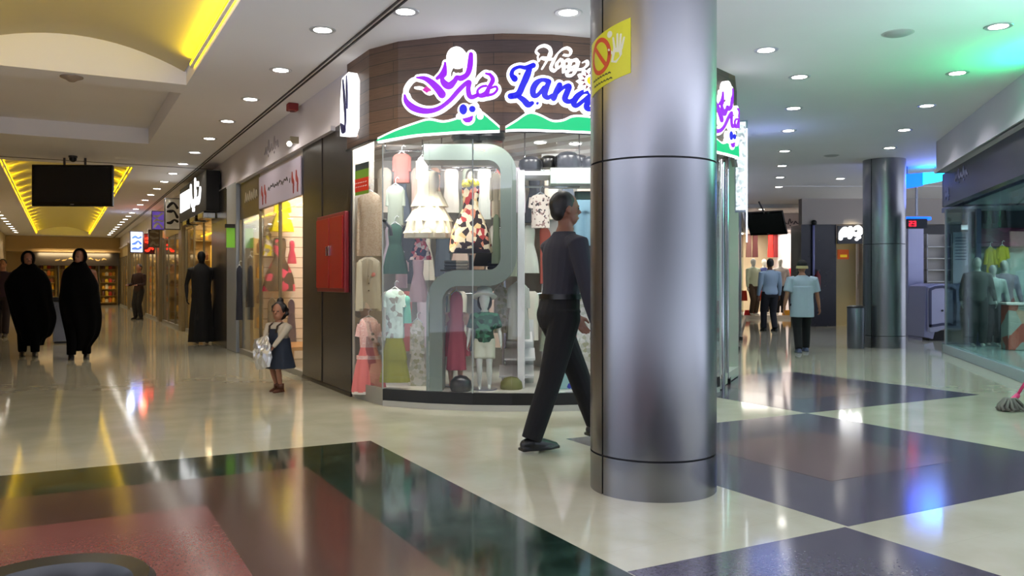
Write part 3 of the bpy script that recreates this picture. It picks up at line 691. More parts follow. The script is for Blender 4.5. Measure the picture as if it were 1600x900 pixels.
def ik(a, c, l1, l2, pole):
    a, c, pole = Vector(a), Vector(c), Vector(pole); d = c-a; L = min(d.length, (l1+l2)*.999); d.normalize()
    x = (l1*l1-l2*l2+L*L)/(2*L); y = math.sqrt(max(0, l1*l1-x*x)); pl = pole-d*pole.dot(d); pl.normalize()
    return a+d*x+pl*y, a+d*L
skin_m = mat('skin', '#9c6b52', .55); shaded_skin = mat('skin_in_shade', '#7a4f3c', .55); hair_m = mat('black_hair', '#0d0a0a', .5)  # the darker skin copy has shade put into its colour
shoe_m = mat('black_shoe', '#0c0b0c', .4)
def human(name, label, cat, loc, yaw, H, feet, hands, mats, vox=.012, hs=1.0, head_yaw=0, lean=0, sleeve='long', bulk=1.0, hair='short', face=True, group=None, top_z=.49, curl=.35, bottoms='trousers', build_top=True, robe=None, head_tilt=0, shoes=True, tail=None):
    """one continuous body with clothing as its parts. feet/hands: left, right as (x, y, z) in fractions of H; +y is forward"""
    t = thing(name, label, cat, loc, yaw, group)
    kb = (1-.13*hs)/.87
    def V(x, y, z): return Vector((x*H, (y+lean*max(0, z-.5)/.4*.1)*H, z*kb*H))
    def rad(r): return r*H
    def torso(mb, g=0, z0=.47, z1=.86):
        pr = [(.47, .078, .062, 0), (.52, .098, .070, -.004), (.57, .094, .064, 0), (.62, .085, .058, .002), (.68, .093, .062, .003), (.74, .104, .066, .002), (.785, .108, .058, -.002), (.815, .085, .045, -.004), (.838, .045, .036, -.004), (.86, .032, .033, 0), (.895, .030, .031, .006)]
        rings = []
        for (z, rx, ry, dy) in crom(pr, 3):
            if z < z0-1e-6 or z > z1+1e-6: continue
            c = V(0, dy, z); rings.append([(c.x+(rx*bulk*H+g)*math.cos(2*math.pi*j/20), c.y+(ry*bulk*H+g)*math.sin(2*math.pi*j/20), c.z) for j in range(20)])
        mb.loft(rings)
    hipz, L1, L2 = .51, .245*kb, .235*kb
    arms = []; legs = []
    for sg, hd in zip((-1, 1), hands):
        s = V(sg*.112*bulk, -.002, .795)
        e, w = ik(s, V(*hd), .165*kb*H, .15*kb*H, (sg*.3, -1, -.1)); arms.append((s, e, w))
    for sg, ft in zip((-1, 1), feet):
        h = V(sg*.052*bulk, 0, hipz); k, a = ik(h, V(ft[0], ft[1], ft[2]+.042/kb), L1*H, L2*H, (0, 1, .05)); legs.append((h, k, a))
    # body
    b = MB(); torso(b, 0)
    hr = Matrix.Rotation(head_yaw, 3, 'Z') @ Matrix.Rotation(head_tilt, 3, 'X')
    neck = V(0, .0, .862); base = neck
    hc = Vector((neck.x, neck.y, H*(1-.068*hs)))
    def hp_(x, y, z): return hc+hr @ Vector((x*H*hs, y*H*hs, z*H*hs))
    b.tube([V(0, -.004, .83), V(0, 0, .87), hp_(0, 0, -.02)], [rad(.034)*bulk, rad(.030), rad(.030)], 14)
    b.ell(hp_(0, -.002, .008), (rad(.044)*hs, rad(.055)*hs, rad(.060)*hs), 14, hr)
    b.ell(hp_(0, .016, -.030), (rad(.033)*hs, rad(.036)*hs, rad(.036)*hs), 12, hr)
    if face:
        b.tube([hp_(0, .050, .006), hp_(0, .062, -.010), hp_(0, .052, -.016)], [rad(.005)*hs, rad(.0085)*hs, rad(.006)*hs], 8)
        b.ell(hp_(0, .051, -.033), (rad(.013)*hs, rad(.006)*hs, rad(.006)*hs), 8, hr)
        for sg in (-1, 1): b.ell(hp_(sg*.045, -.004, -.004), (rad(.006)*hs, rad(.011)*hs, rad(.016)*hs), 8, hr)
        b.ell(hp_(0, .045, .013), (rad(.03)*hs, rad(.010)*hs, rad(.006)*hs), 8, hr)
    for (s, e, w), sg in zip(arms, (-1, 1)):
        b.tube([s+Vector((-sg*.03*H, 0, .0)), s, s.lerp(e, .5), e, e.lerp(w, .4), w], [rad(.034)*bulk, rad(.033)*bulk, rad(.027)*bulk, rad(.022), rad(.022), rad(.015)], 12, ends=True)
        d = (w-e).normalized(); fwd = Vector((0, 1, 0)); fwd = (fwd-d*fwd.dot(d)).normalized(); side = d.cross(fwd) # palm faces body
        pc = w+d*rad(.026); hm = Matrix((fwd, side, d)).transposed()
        b.ell(pc, (rad(.023), rad(.010), rad(.030)), 10, hm)
        inn = Vector((-sg, 0, 0)); inn = (inn-d*inn.dot(d)).normalized()
        for fi, (off, ln) in enumerate(((.016, .040), (.006, .045), (-.005, .042), (-.015, .033))):
            p0 = pc+d*rad(.020)+fwd*rad(off); p1 = p0+(d*math.cos(curl)+inn*math.sin(curl))*rad(ln*.45)
            p2 = p1+(d*math.cos(curl*2.2)+inn*math.sin(curl*2.2))*rad(ln*.35); p3 = p2+(d*math.cos(curl*3)+inn*math.sin(curl*3))*rad(ln*.25)
            b.tube([p0, p1, p2, p3], [rad(.0058), rad(.0055), rad(.005), rad(.0042)], 8, ends=True)
        p0 = pc+fwd*rad(.016)-d*rad(.006); p1 = p0+(fwd*.75+d*.7+inn*.2)*rad(.018); p2 = p1+(fwd*.15+d+inn*.3)*rad(.018)
        b.tube([p0, p1, p2], [rad(.0085), rad(.007), rad(.0055)], 8, ends=True)
    for (h, k, a) in legs:
        b.tube([h+Vector((0, 0, rad(.03))), h, h.lerp(k, .5), k, k.lerp(a, .3), a], [rad(.05)*bulk, rad(.052)*bulk, rad(.043)*bulk, rad(.031), rad(.032), rad(.020)], 14, ends=True)
        b.tube([a+Vector((0, -.018*H, -.018*H)), a+Vector((0, .03*H, -.020*H)), a+Vector((0, .085*H, -.028*H))], [rad(.018), rad(.022), rad(.014)], 10, ends=True)
    b.build('body', mats['skin'], t, remesh=vox)
    if face:
        m_ = MB()
        for sg in (-1, 1): m_.ell(hp_(sg*.0165, .0485, .004), (rad(.0062)*hs, rad(.003)*hs, rad(.0042)*hs), 8, hr)
        m_.build('eyes', blackm, t, smooth=True)
    g = .010*H/1.7
    if build_top and mats.get('top'):
        c = MB(); torso(c, g*1.15, top_z, .845)
        for (s, e, w), sg in zip(arms, (-1, 1)):
            if sleeve == 'long': c.tube([s+Vector((-sg*.04*H, 0, .0)), s, s.lerp(e, .5), e, e.lerp(w, .5), w.lerp(e, .04)], [rad(.034)*bulk+g, rad(.034)*bulk+g*1.2, rad(.028)*bulk+g*1.3, rad(.023)+g*1.4, rad(.021)+g*1.3, rad(.017)+g*.9], 14)
            elif sleeve == 'short': c.tube([s+Vector((-sg*.04*H, 0, .0)), s, s.lerp(e, .45), s.lerp(e, .82)], [rad(.034)*bulk+g, rad(.036)*bulk+g*1.2, rad(.034)*bulk+g*1.4, rad(.034)*bulk+g*1.5], 14)
        if tail:
            c.loft([[(q_.x+(rx*bulk*H+g*2)*math.cos(2*math.pi*j/20), q_.y+(ry*bulk*H+g*2)*math.sin(2*math.pi*j/20), q_.z) for j in range(20)] for q_, rx, ry in ((V(0, 0, tail), .103, .078), (V(0, 0, .5), .101, .076), (V(0, 0, .6), .095, .07), (V(0, 0, .72), .098, .066))])
        c.build('shirt', mats['top'], t, remesh=vox)
    if mats.get('bottom'):
        c = MB(); torso(c, g*.9, .47, .60)
        end = {'trousers': 1.0, 'shorts': None, 'capri': .6}[bottoms]
        for (h, k, a) in legs:
            if end is None: c.tube([h+Vector((0, 0, rad(.03))), h, h.lerp(k, .4), h.lerp(k, .75)], [rad(.052)*bulk+g, rad(.054)*bulk+g, rad(.052)*bulk+g*1.3, rad(.052)*bulk+g*1.5], 16)
            else: c.tube([h+Vector((0, 0, rad(.03))), h, h.lerp(k, .5), k, k.lerp(a, .5), k.lerp(a, .96*end+.04)], [rad(.052)*bulk+g, rad(.054)*bulk+g, rad(.046)*bulk+g*1.3, rad(.036)+g*1.6, rad(.033)+g*1.7, rad(.028)+g*1.9], 16)
        c.build('trousers' if end else 'shorts', mats['bottom'], t, remesh=vox)
    if shoes and mats.get('shoe'):
        for (h, k, a) in legs:
            c = MB(); c.tube([a+Vector((0, -.026*H, -.018*H)), a+Vector((0, .0, -.014*H)), a+Vector((0, .045*H, -.022*H)), a+Vector((0, .10*H, -.030*H))], [rad(.022), rad(.028), rad(.026), rad(.015)], 12, ends=True)
            z = a.z-rad(.041); c.prism([(a.x-.023*H, a.y-.045*H), (a.x+.023*H, a.y-.045*H), (a.x+.028*H, a.y+.07*H), (a.x+.012*H, a.y+.117*H), (a.x-.012*H, a.y+.117*H), (a.x-.028*H, a.y+.07*H)], z, z+.012*H, 'z')
            c.build('shoe', mats['shoe'], t, remesh=vox*.8)
    if hair == 'short':
        c = MB(); c.ell(hp_(0, -.012, .018), (rad(.048)*hs, rad(.055)*hs, rad(.056)*hs), 14, hr); c.ell(hp_(0, -.03, -.004), (rad(.042)*hs, rad(.032)*hs, rad(.042)*hs), 12, hr)
        c.build('hair', mats.get('hair', hair_m), t, remesh=vox)
    elif hair == 'bun':
        c = MB(); c.ell(hp_(0, -.018, .018), (rad(.056)*hs, rad(.060)*hs, rad(.060)*hs), 14, hr); c.ell(hp_(0, -.03, .082), (rad(.026)*hs,)*3, 10); c.ell(hp_(0, -.034, -.02), (rad(.050)*hs, rad(.036)*hs, rad(.045)*hs), 12, hr)
        for k in range(10):
            a_ = k*.63; c.ell(hp_(.052*math.cos(a_), -.028+.036*math.sin(a_), .01+.03*math.sin(k*2.1)), (rad(.018)*hs,)*3, 8)
        c.build('hair', mats.get('hair', hair_m), t, remesh=vox)
    elif hair == 'cap':
        c = MB(); c.ell(hp_(0, -.004, .022), (rad(.052)*hs, rad(.060)*hs, rad(.052)*hs), 14, hr); c.build('cap', mats['cap'], t, remesh=vox)
        c = MB(); c.lathe([(rad(.05), 0), (rad(.062), -.004), (rad(.064), -.03*H), (rad(.05), -.032*H)], 24); o = c.build('cap_band', mats['cap2'], t, smooth='auto'); o.location = hp_(0, -.004, .012)
        o['label'] = 'cream band of the cap'
    t['_'] = 0; del t['_']
    return t, dict(hp=hp_, arms=arms, legs=legs, V=V, hr=hr)

# ================================================================ CHILDREN'S SHOP INTERIOR
iw = mat('shop_white', '#b4b0a6', .5, noise=.12, nscale=3)
w = MB()
w.box(-2.25, 2.75, 10.1, 10.2, 0, 2.62)
w.prism([tuple(A(2.73, 9.94)[:2]), tuple(A(2.73, 8.05)[:2]), tuple(A(2.56, 8.05)[:2]), tuple(A(2.56, 8.03)[:2]), tuple(A(2.78, 8.03)[:2]), tuple(A(2.80, 9.94)[:2])], 0, 2.62, 'z')
struct(w, 'wall_shop_back', iw)
w = MB(); w.box(-.55, -.45, 9.4, 10.8, 0, 2.62); struct(w, 'wall_shop_right', iw, rz=RC)
fp_ = [(-1.5, 8.3)]+[(x, y+.06) for x, y in GL[1:]]+[(2.75, 10.1), (-2.2, 10.1)]
w = MB(); w.prism(fp_, 0.01, .12, 'z'); struct(w, 'floor_shop', mat('shop_floor', '#dcd9cf', .2))
w = MB(); w.prism(fp_, 2.62, 2.70, 'z')
struct(w, 'ceiling_shop', pattern_mat('striped_ceiling', ['#c9c0ba', '#f4f3f0'], 1.1, 'diag'))
def lamp_disc(x, y, z, lab, group, r=.06):
    t = thing('shop_spotlight', lab, 'ceiling light', (x, y, z), 0, group)
    MB().cyl(0, 0, -.012, 0, r+.015, 20).build('trim_ring', wht, t, smooth='auto'); MB().cyl(0, 0, -.016, -.012, r, 20).build('lens', lens_m, t)
for i, (px, py) in enumerate(((844, 221), (899, 223))):
    Z = F*(2.62-EYE)/(HZ-py); lamp_disc((px-800)/F*Z, Z, 2.62, ('left' if i == 0 else 'right')+' round spotlight in the striped ceiling of the children\'s shop', 'spotlights in the striped shop ceiling')
for (x, y, p_) in ((-1.33, 8.02, 10), (-1.25, 8.05, 10), (-.85, 7.72, 11), (-.3, 7.6, 9), (.25, 7.58, 9), (.75, 7.68, 11), (1.4, 8.2, 14), (-1.3, 8.9, 8), (-.4, 9.2, 8), (.6, 9.2, 8), (1.6, 9.3, 8)):
    lamp('shop_fill_light', 'AREA', (x, y, 2.6), p_, (1, .98, .94), .3, (math.radians(25), 0, 0))  # added unseen area lamps that brighten the clothes behind the glass
lamp('shop_spot', 'SPOT', tuple(P(672, 255, 7.85)), 75, (1, .93, .62), .05, (math.radians(-8), 0, 0), angle=80)
lamp('shop_spot', 'SPOT', tuple(P(735, 255, 7.85)), 30, (1, .93, .7), .05, (math.radians(-8), 0, 0), angle=80)

# ribbon display frame
rb_m = mat('grey_green_laminate', '#75827a', .35); rb_in = mat('pale_inner_laminate', '#dfe6e0', .4)
def ribbon(path, wdt, y0, y1):
    L, R = [], []
    for i, p in enumerate(path):
        a, b = Vector(path[max(0, i-1)]), Vector(path[min(len(path)-1, i+1)]); d = (b-a).normalized(); n = Vector((-d.y, d.x))
        L.append(Vector(p)+n*wdt/2); R.append(Vector(p)-n*wdt/2)
    return L, R
Zr = 7.78
def arc(cx, cy, r, a0, a1, n=10): return [(cx+r*math.cos(math.radians(a0+(a1-a0)*i/n)), cy+r*math.sin(math.radians(a0+(a1-a0)*i/n))) for i in range(n+1)]
path = [(662, 237.5)]+arc(762, 270, 32.5, -90, 0)+arc(762, 402, 32.5, 0, 90)+list(reversed(arc(716, 472, 37.5, 180, 270)))+[(678.5, 613)]
pw = [(P(x, y, Zr).x, P(x, y, Zr).z) for x, y in path]
L, R = ribbon(pw, 25/F*Zr, 0, 0)
m_ = MB(); m_.loft([[(l.x, Zr, l.y), (r.x, Zr, r.y), (r.x, Zr+.38, r.y), (l.x, Zr+.38, l.y)] for l, r in zip(L, R)])
t = thing('curved_display', 'S-shaped grey-green curved display frame standing behind the shop window', 'display stand')
m_.build('curved_band', rb_m, t, smooth='auto')
m_ = MB(); m_.loft([[(l.x, Zr+.004, l.y), (l.x+.0, Zr+.004, l.y+.001), (r.x, Zr+.376, r.y), (l.x, Zr+.376, l.y)] for l, r in zip(L[:1], R[:1])]*2)
# white post frame right of it
t = thing('display_shelf', 'white open display unit with a pale top shelf, right of the curved frame', 'display stand')
a = P(814, 268, 8.1); b = P(935, 612, 8.1)
MB().box(a.x-.035, a.x+.035, 8.0, 8.45, .12, a.z).build('side_post', wht, t, bevel=.004)
m_ = MB(); top = P(862, 262, 8.0).z; bt = P(862, 287, 8.0).z
m_.box(P(860, 0, 8).x, P(960, 0, 8).x, 8.0, 8.45, bt, top).build('top_shelf', mat('pale_green_shelf', '#b4c6be', .4), t, bevel=.004)
MB().box(P(808, 0, 8).x, P(862, 0, 8).x, 8.02, 8.45, P(0, 270, 8).z-.02, P(0, 270, 8).z+.02).build('upper_board', wht, t, bevel=.003)
MB().box(P(888, 0, 8).x, P(960, 0, 8).x, 7.95, 8.4, P(0, 440, 8).z, P(0, 423, 8).z).build('lower_shelf', mat('pale_blue_shelf', '#a9cfd2', .35), t, bevel=.004)
MB().box(P(862, 0, 8).x, P(892, 0, 8).x, 7.95, 8.4, .12, P(0, 545, 8).z).build('plinth_panel', mat('aqua_panel', '#8fb9b6', .35), t, bevel=.004)
MB().box(P(955, 0, 8).x, P(962, 0, 8).x, 7.95, 8.4, .12, P(0, 262, 8).z).build('side_panel', wht, t)
# stepped white shelf unit
t = thing('stepped_shelf', 'white stepped shelf with tilted boards behind the walking man', 'shelf')
for (x0, x1, y) in ((792, 832, 531), (788, 836, 557), (780, 834, 584)):
    q = P(x0, y, 8.25); r = P(x1, y, 8.25)
    MB().prism([(8.15, q.z-.03), (8.45, q.z+.05), (8.45, q.z+.07), (8.15, q.z-.01)], q.x, r.x, 'x').build('shelf_board', wht, t)
q = P(784, 611, 8.4); r = P(834, 500, 8.4); MB().box(q.x, r.x, 8.46, 8.50, .12, r.z).build('back_board', wht, t)

fl_d = pattern_mat('floral_dark', ['#f2e3c0', '#2a1a1e', '#e8c890', '#b43c3c', '#e09070', '#2a1a1e', '#f0dcc0'], 21)
fl_n = pattern_mat('floral_navy', ['#2c2a55', '#c8506a', '#e6a0a8', '#2c2a55', '#e8d8d8'], 26)
beige_p = pattern_mat('beige_print', ['#cbbba4', '#c4b29a', '#b79e86', '#cdbda8'], 30, 'noise')
green_p = pattern_mat('green_print', ['#1e4a3a', '#3a7a5c', '#2a5a48', '#163a2e'], 24)
print_t = pattern_mat('printed_tee', ['#e9dccf', '#e9dccf', '#4a4040', '#e9dccf', '#e9dccf', '#e9dccf', '#a08078', '#e9dccf'], 55)
lace = pattern_mat('pink_lace', ['#f0c4be', '#e8b4ae', '#f6d6d0'], 60, 'noise')
sparkle = pattern_mat('printed_white', ['#e6e4da', '#d9d6c6', '#b9b894', '#e6e4da', '#c6c9b8'], 30)
G = garment
coral = mat('coral_cloth', '#e07e7c', .8); cream = mat('cream_cloth', '#cfc8b0', .8); olive = mat('olive_cloth', '#8a8a1e', .8)
mint = pattern_mat('mint_print', ['#c4dcd4', '#b4ccc4', '#8a8a80', '#c8e0d8', '#c4dcd4'], 22); dkgreen = mat('dark_green_cloth', '#1f4a3a', .8); lilac = mat('lilac_cloth', '#cdb2bc', .8)
white_c = mat('white_cloth', '#e8e4dc', .85); tulle = mat('ivory_tulle', '#f3ead0', .9)
G('hanging_coat', 'beige patterned child\'s coat hanging high at the left end of the shop window', 'coat', 553, 603, 300, 400, 8.20, beige_p, sleeves=(.8, .02, .035), kf=6, cat='coat')
def buttons(t, hw, hd, h):
    for k in range(3): MB().ell((0.01, -hd*.74, h*(.35+.14*k)), (.008, .005, .008), 8).build('button', blackm, t)
    MB().ell((hw*.35, -hd*.66, h*.66), (.022, .014, .022), 8).build('flower_pin', coral, t)
    for sg in (-1, 1): MB().prism([(sg*.01, h*.97), (sg*hw*.36, h*.93), (sg*hw*.30, h*.70), (sg*.01, h*.52)], -hd*.86, -hd*.74).build('lapel', cream, t)
G('cream_blazer', 'cream child\'s blazer with a coral flower hanging below the patterned coat', 'coat', 551, 601, 402, 482, 8.16, cream, sleeves=(.95, .02, .033), extra=buttons, cat='jacket')
def pinkx(t, hw, hd, h):
    pr = crom(PROF['dress'], 3); rg = [rrect(hw*w_*1.02, hd*d_*1.03, 40, .03*(1-z_), 9, z_*1.5, z=z_*h) for z_, w_, d_ in pr if z_ > .58]
    MB().loft(rg).build('lace_bodice', lace, t, smooth='auto'); belt(lace, .44, .035)(t, hw, hd, h)
    MB().loft([rrect(hw*1.0, hd*.9, 40, .05, 9, z=-.02), rrect(hw*1.0, hd*.9, 40, .05, 9, z=.006)]).build('lace_hem', white_c, t, smooth='auto')
    for k in range(2): MB().ell((hw*.3, -hd*.66, h*(.78-.07*k)), (.016, .008, .014), 8).build('bow', blackm, t)
G('coral_dress', 'coral pink child\'s dress with lace bodice hanging lowest at the window\'s left end', 'dress', 549, 603, 496, 612, 8.10, coral, sleeves=(.16, .03, .035), extra=pinkx, fold=.08, m2=lace)
G('mint_blouse', 'pale mint child\'s top with a grey print above an olive skirt', 'tee', 594, 640, 452, 528, 8.0, mint, sleeves=(.25, .02, .03), cat='top')
G('olive_skirt', 'olive green tiered child\'s skirt hanging below the mint top', 'skirt', 596, 637, 526, 597, 8.0, olive, hanger=False, fold=.07)
G('green_frock', 'dark green child\'s dress hanging behind the shop door handle', 'dress', 600, 635, 350, 428, 8.2, dkgreen)
G('grey_shirt', 'pale grey-green child\'s shirt hanging above the dark green dress', 'tee', 598, 638, 290, 352, 8.25, mat('sage_cloth', '#a9b4a4', .8), sleeves=(.4, .015, .025), cat='shirt')
G('rust_blouse', 'rusty red child\'s top hanging near the window\'s upper left', 'tee', 608, 648, 240, 286, 8.5, mat('rust_cloth', '#a6645a', .8), sleeves=(.5, .01, .025), cat='top')
G('floral_frock', 'small navy and pink floral dress hanging left of the large floral dress', 'dress', 642, 672, 360, 406, 8.2, fl_n, fold=.08)
G('lilac_dress', 'lilac child\'s dress hanging in the middle row left of the curved frame', 'dress', 640, 667, 398, 472, 8.35, lilac)
G('lilac_blouse', 'plain lilac child\'s top hanging just right of the cream blazer', 'tee', 612, 642, 405, 450, 8.5, lilac, sleeves=(.3, .01, .025), cat='top')
G('white_frock', 'white child\'s dress with a speckled hem beside the curved frame\'s foot', 'dress', 636, 668, 500, 606, 8.25, sparkle, sleeves=(.4, .01, .024))
G('turquoise_scarf', 'narrow turquoise scarf hanging right of the mint top', 'robe', 629, 643, 462, 505, 8.0, mat('turquoise_cloth', '#5fae9c', .7), hanger=False, cat='scarf')
G('white_blouse', 'white child\'s blouse hanging at the top, right of the rusty red top', 'tee', 648, 672, 245, 302, 8.6, white_c, sleeves=(.5, .01, .025), cat='blouse')
def tut(t, hw, hd, h):
    for k, (z_, s_) in enumerate(((.5, .75), (.28, .92), (.1, 1.05))):
        MB().loft([rrect(hw*s_, hd*s_*1.0, 48, .10, 13+k, z=z_*h-.02), rrect(hw*s_*.62, hd*s_*.6, 48, .05, 13+k, z=z_*h+.12*h+.05)]).build('tulle_layer', tulle, t, smooth='auto')
G('party_dress', 'glowing ivory party dress with a wide tulle skirt inside the curved frame', 'gown', 638, 704, 268, 372, 8.1, tulle, extra=tut, fold=.08, kf=12, cat='dress', depth=.5)
def flor(t, hw, hd, h):
    MB().loft([rrect(hw*1.0, hd*.92, 40, .05, 8, z=-.002), rrect(hw*.97, hd*.98, 40, .05, 8, z=.03), rrect(hw*.90, hd*.95, 40, .04, 8, z=.12)]).build('dark_hem', mat('dark_plum', '#1c1420', .8), t, smooth='auto')
    m_ = MB()
    for k in range(9): a_ = k*2*math.pi/9; m_.ell((hw*.26*math.cos(a_), hd*.5*math.sin(a_)-.03, h*.93+.018*math.sin(k*2)), (.035, .03, .03), 8)
    m_.build('yellow_scarf', mat('yellow_scarf', '#e8d800', .7), t, smooth=True)
    MB().ell((0, 0, h*1.04), (.05, .05, .07), 12).tube([(0, 0, h*.9), (0, 0, h*1.04)], .03, 12).build('mannequin_neck', white_c, t, smooth=True)
    MB().tube([(0, .03, -.02), (0, .03, -.19)], .018, 10).build('stand_pole', black, t)
G('floral_dress', 'cream dress with red roses and yellow scarf on a bust, inside the curved frame', 'gown', 706, 765, 280, 395, 7.95, fl_d, extra=flor, hanger=False, fold=.04, kf=8, depth=.45, sleeves=None, cat='dress')
G('cream_shirt', 'cream child\'s shirt hanging right of the floral dress', 'tee', 764, 786, 270, 340, 8.5, tulle, sleeves=(.5, .01, .022), cat='shirt')
G('sage_scarf', 'sage green scarf draped inside the right edge of the curved frame', 'robe', 768, 783, 335, 412, 8.1, mat('sage_scarf', '#8a9a80', .8), hanger=False, cat='scarf')
G('printed_tee', 'cream printed child\'s T-shirt hanging left of the walking man\'s head', 'tee', 822, 867, 304, 356, 8.2, print_t, sleeves=(.3, .02, .035), cat='T-shirt')
G('grey_dress', 'silver grey child\'s dress hanging just left of the walking man\'s elbow', 'coat', 788, 832, 442, 530, 8.1, mat('silver_cloth', '#b6bab0', .7), sleeves=(.35, .02, .03), cat='dress')
G('beige_knit', 'speckled beige child\'s top hanging between the hatted mannequin and the grey dress', 'tee', 768, 796, 448, 520, 8.35, sparkle, cat='top')
G('white_skirt', 'white ruffled child\'s skirt hanging low beside the steel column', 'skirt', 900, 930, 455, 580, 8.3, sparkle, cat='skirt')
G('pink_stole', 'pink child\'s coat hanging from the curved frame\'s lower arch', 'robe', 698, 728, 456, 578, 8.1, mat('rose_cloth', '#c96474', .8), cat='coat')
G('dark_shorts', 'dark folded garment hanging under the floral dress', 'shorts', 742, 782, 396, 416, 8.3, blackm, hanger=False, cat='shorts')
bgc = ['#d8cfc0', '#a8584e', '#e6e0d4', '#5a6470', '#c8b8c4', '#8c9484', '#e2c8b8', '#30343c', '#d4d8d0', '#b08c78']
BGN = ['cream', 'brick red', 'white', 'slate', 'lilac', 'sage', 'peach', 'black', 'pale grey', 'tan']
for r_, (y0, y1, Z, xs, rn) in enumerate(((262, 345, 9.5, range(600, 930, 26), 'top'), (352, 440, 9.6, range(610, 930, 27), 'middle'), (455, 545, 9.5, range(606, 930, 28), 'lower'))):
    for k, x in enumerate(xs):
        j = (k*3+r_*4) % 10; hh_ = (y1-y0)*(.85+.25*((k*7) % 4)/4)
        G('background_garment', '%s garment hanging on the back wall, %s row, %s from the left' % (BGN[j], rn, ORD[k].replace('nearest', 'first')), ('coat', 'dress', 'tee', 'dress')[(k+r_) % 4], x-13, x+15, y0, y0+hh_, Z, mat('bgc%d' % j, bgc[j], .85), cat='garment', group='garments on the back wall of the children\'s shop', hanger=False, fold=.06)
    a, b = P(598, y0+4, Z), P(932, y0+4, Z); t = thing('clothes_rail', 'long %s clothes rail on the back wall of the children\'s shop' % rn, 'clothes rail', (0, 0, 0), 0, 'chrome clothes rails')
    MB().tube([a, b], .011, 10).build('rail', chrome, t, smooth=True)
    for p in (a, b): MB().tube([p, (p.x, 10.1, p.z)], .008, 8).build('wall_arm', chrome, t, smooth=True)
# rail for the hanging clothes
for (x0, x1, y, Z, l) in ((602, 660, 236, 8.62, 'chrome clothes rail high at the left of the shop window'), (820, 905, 292, 8.22, 'chrome clothes rail above the printed T-shirt'), (690, 786, 262, 8.5, 'chrome clothes rail behind the yellow scarf')):
    a, b = P(x0, y, Z), P(x1, y, Z); t = thing('clothes_rail', l, 'clothes rail', (0, 0, 0), 0, 'chrome clothes rails')
    MB().tube([a, b], .011, 10).build('rail', chrome, t, smooth=True)
    m_ = MB()
    for p in (a, b): m_.tube([p, (p.x, p.y, 2.62)], .007, 8)
    m_.build('hanging_rod', chrome, t, smooth=True)
# black hats and bags on top
def bag(lab, px, py, Z, r, m, group, name='school_bag', cat='bag', sq=.72):
    p = P(px, py, Z); t = thing(name, lab, cat, p, 0, group); w_ = r
    mb = MB(); mb.lathe([(w_*.2, 0), (w_*.85, .0), (w_, w_*sq*.35), (w_*.92, w_*sq*.8), (w_*.55, w_*sq*1.1), (w_*.1, w_*sq*1.2)], 28); mb.build('shell', m, t, smooth='auto')
    MB().tube([(w_*.6*math.cos(a), -w_*.72, w_*sq*.3+w_*sq*.55*math.sin(a)) for a in [math.pi*k/10 for k in range(11)]], w_*.06, 8).build('piping', mat('dark_piping', '#3a4248', .3), t, smooth=True)
bm_ = mat('black_leather', '#14161a', .28)
for i, (px, py, r, l) in enumerate(((731, 222, 26, 'left of the two black bags on top of the curved frame'), (765, 222, 24, 'right of the two black bags on top of the curved frame'))):
    bag(l, px, py, 7.95, r/F*8, bm_, 'black bags on the curved frame', sq=.7)
for (px, py, r, l) in ((829, 266, 19, 'leftmost black bag on the white display unit'), (857, 263, 18, 'black bag second from left on the white display unit'), (887, 262, 22, 'largest black bag, on the pale green shelf'), (905, 262, 18, 'black bag second from right on the pale green shelf, near the steel column'), (925, 262, 16, 'black bag at the right end of the pale green shelf')):
    bag(l, px, py, 8.1+(.12 if px in (857, 905) else 0), r/F*8.1, bm_, 'black bags on the white display unit', sq=.95)
bag('round black cushion on the shop floor at the foot of the curved frame', 720, 612, 7.85, .105, bm_, None, 'floor_cushion', 'cushion', 1.25)
bag('olive handbag on the shop floor beside the stepped shelf', 799, 612, 8.0, .11, mat('olive_leather', '#6c6c3a', .5), None, 'handbag', 'bag', 1.1)
bag('small blue ball on the shop floor near the steel column', 889, 608, 8.0, .055, mat('blue_ball', '#2030a0', .3), None, 'toy_ball', 'toy', 1.4)
# folded clothes on the lower shelf inside the frame
for k, (px, col, lab) in enumerate(((705, '#4a5058', 'folded dark grey clothes pile below the ivory party dress'), (722, '#c8c0b0', 'folded cream clothes pile below the floral dress\'s left side'), (772, '#202430', 'folded navy clothes pile at the right below the floral dress'))):
    p = P(px, 421, 8.2); t = thing('clothes_pile', lab, 'folded clothes', (p.x, p.y, p.z), 0, 'folded clothes in the curved frame')
    for j in range(3): MB().box(-.065, .065, -.09, .09, j*.03, j*.03+.027).build('folded_garment', mat('pile%d' % k, col, .9), t, bevel=.01)
p = P(690, 424, 8.2); q = P(790, 424, 8.2)
t = thing('shelf_board', 'dark shelf board carrying folded clothes inside the curved frame', 'shelf'); MB().box(p.x, q.x, 8.05, 8.45, p.z, p.z+.015).build('board', blackm, t); MB().box(p.x, p.x+.02, 8.43, 8.45, .12, p.z).box(q.x-.02, q.x, 8.43, 8.45, .12, p.z).build('support', chrome, t)
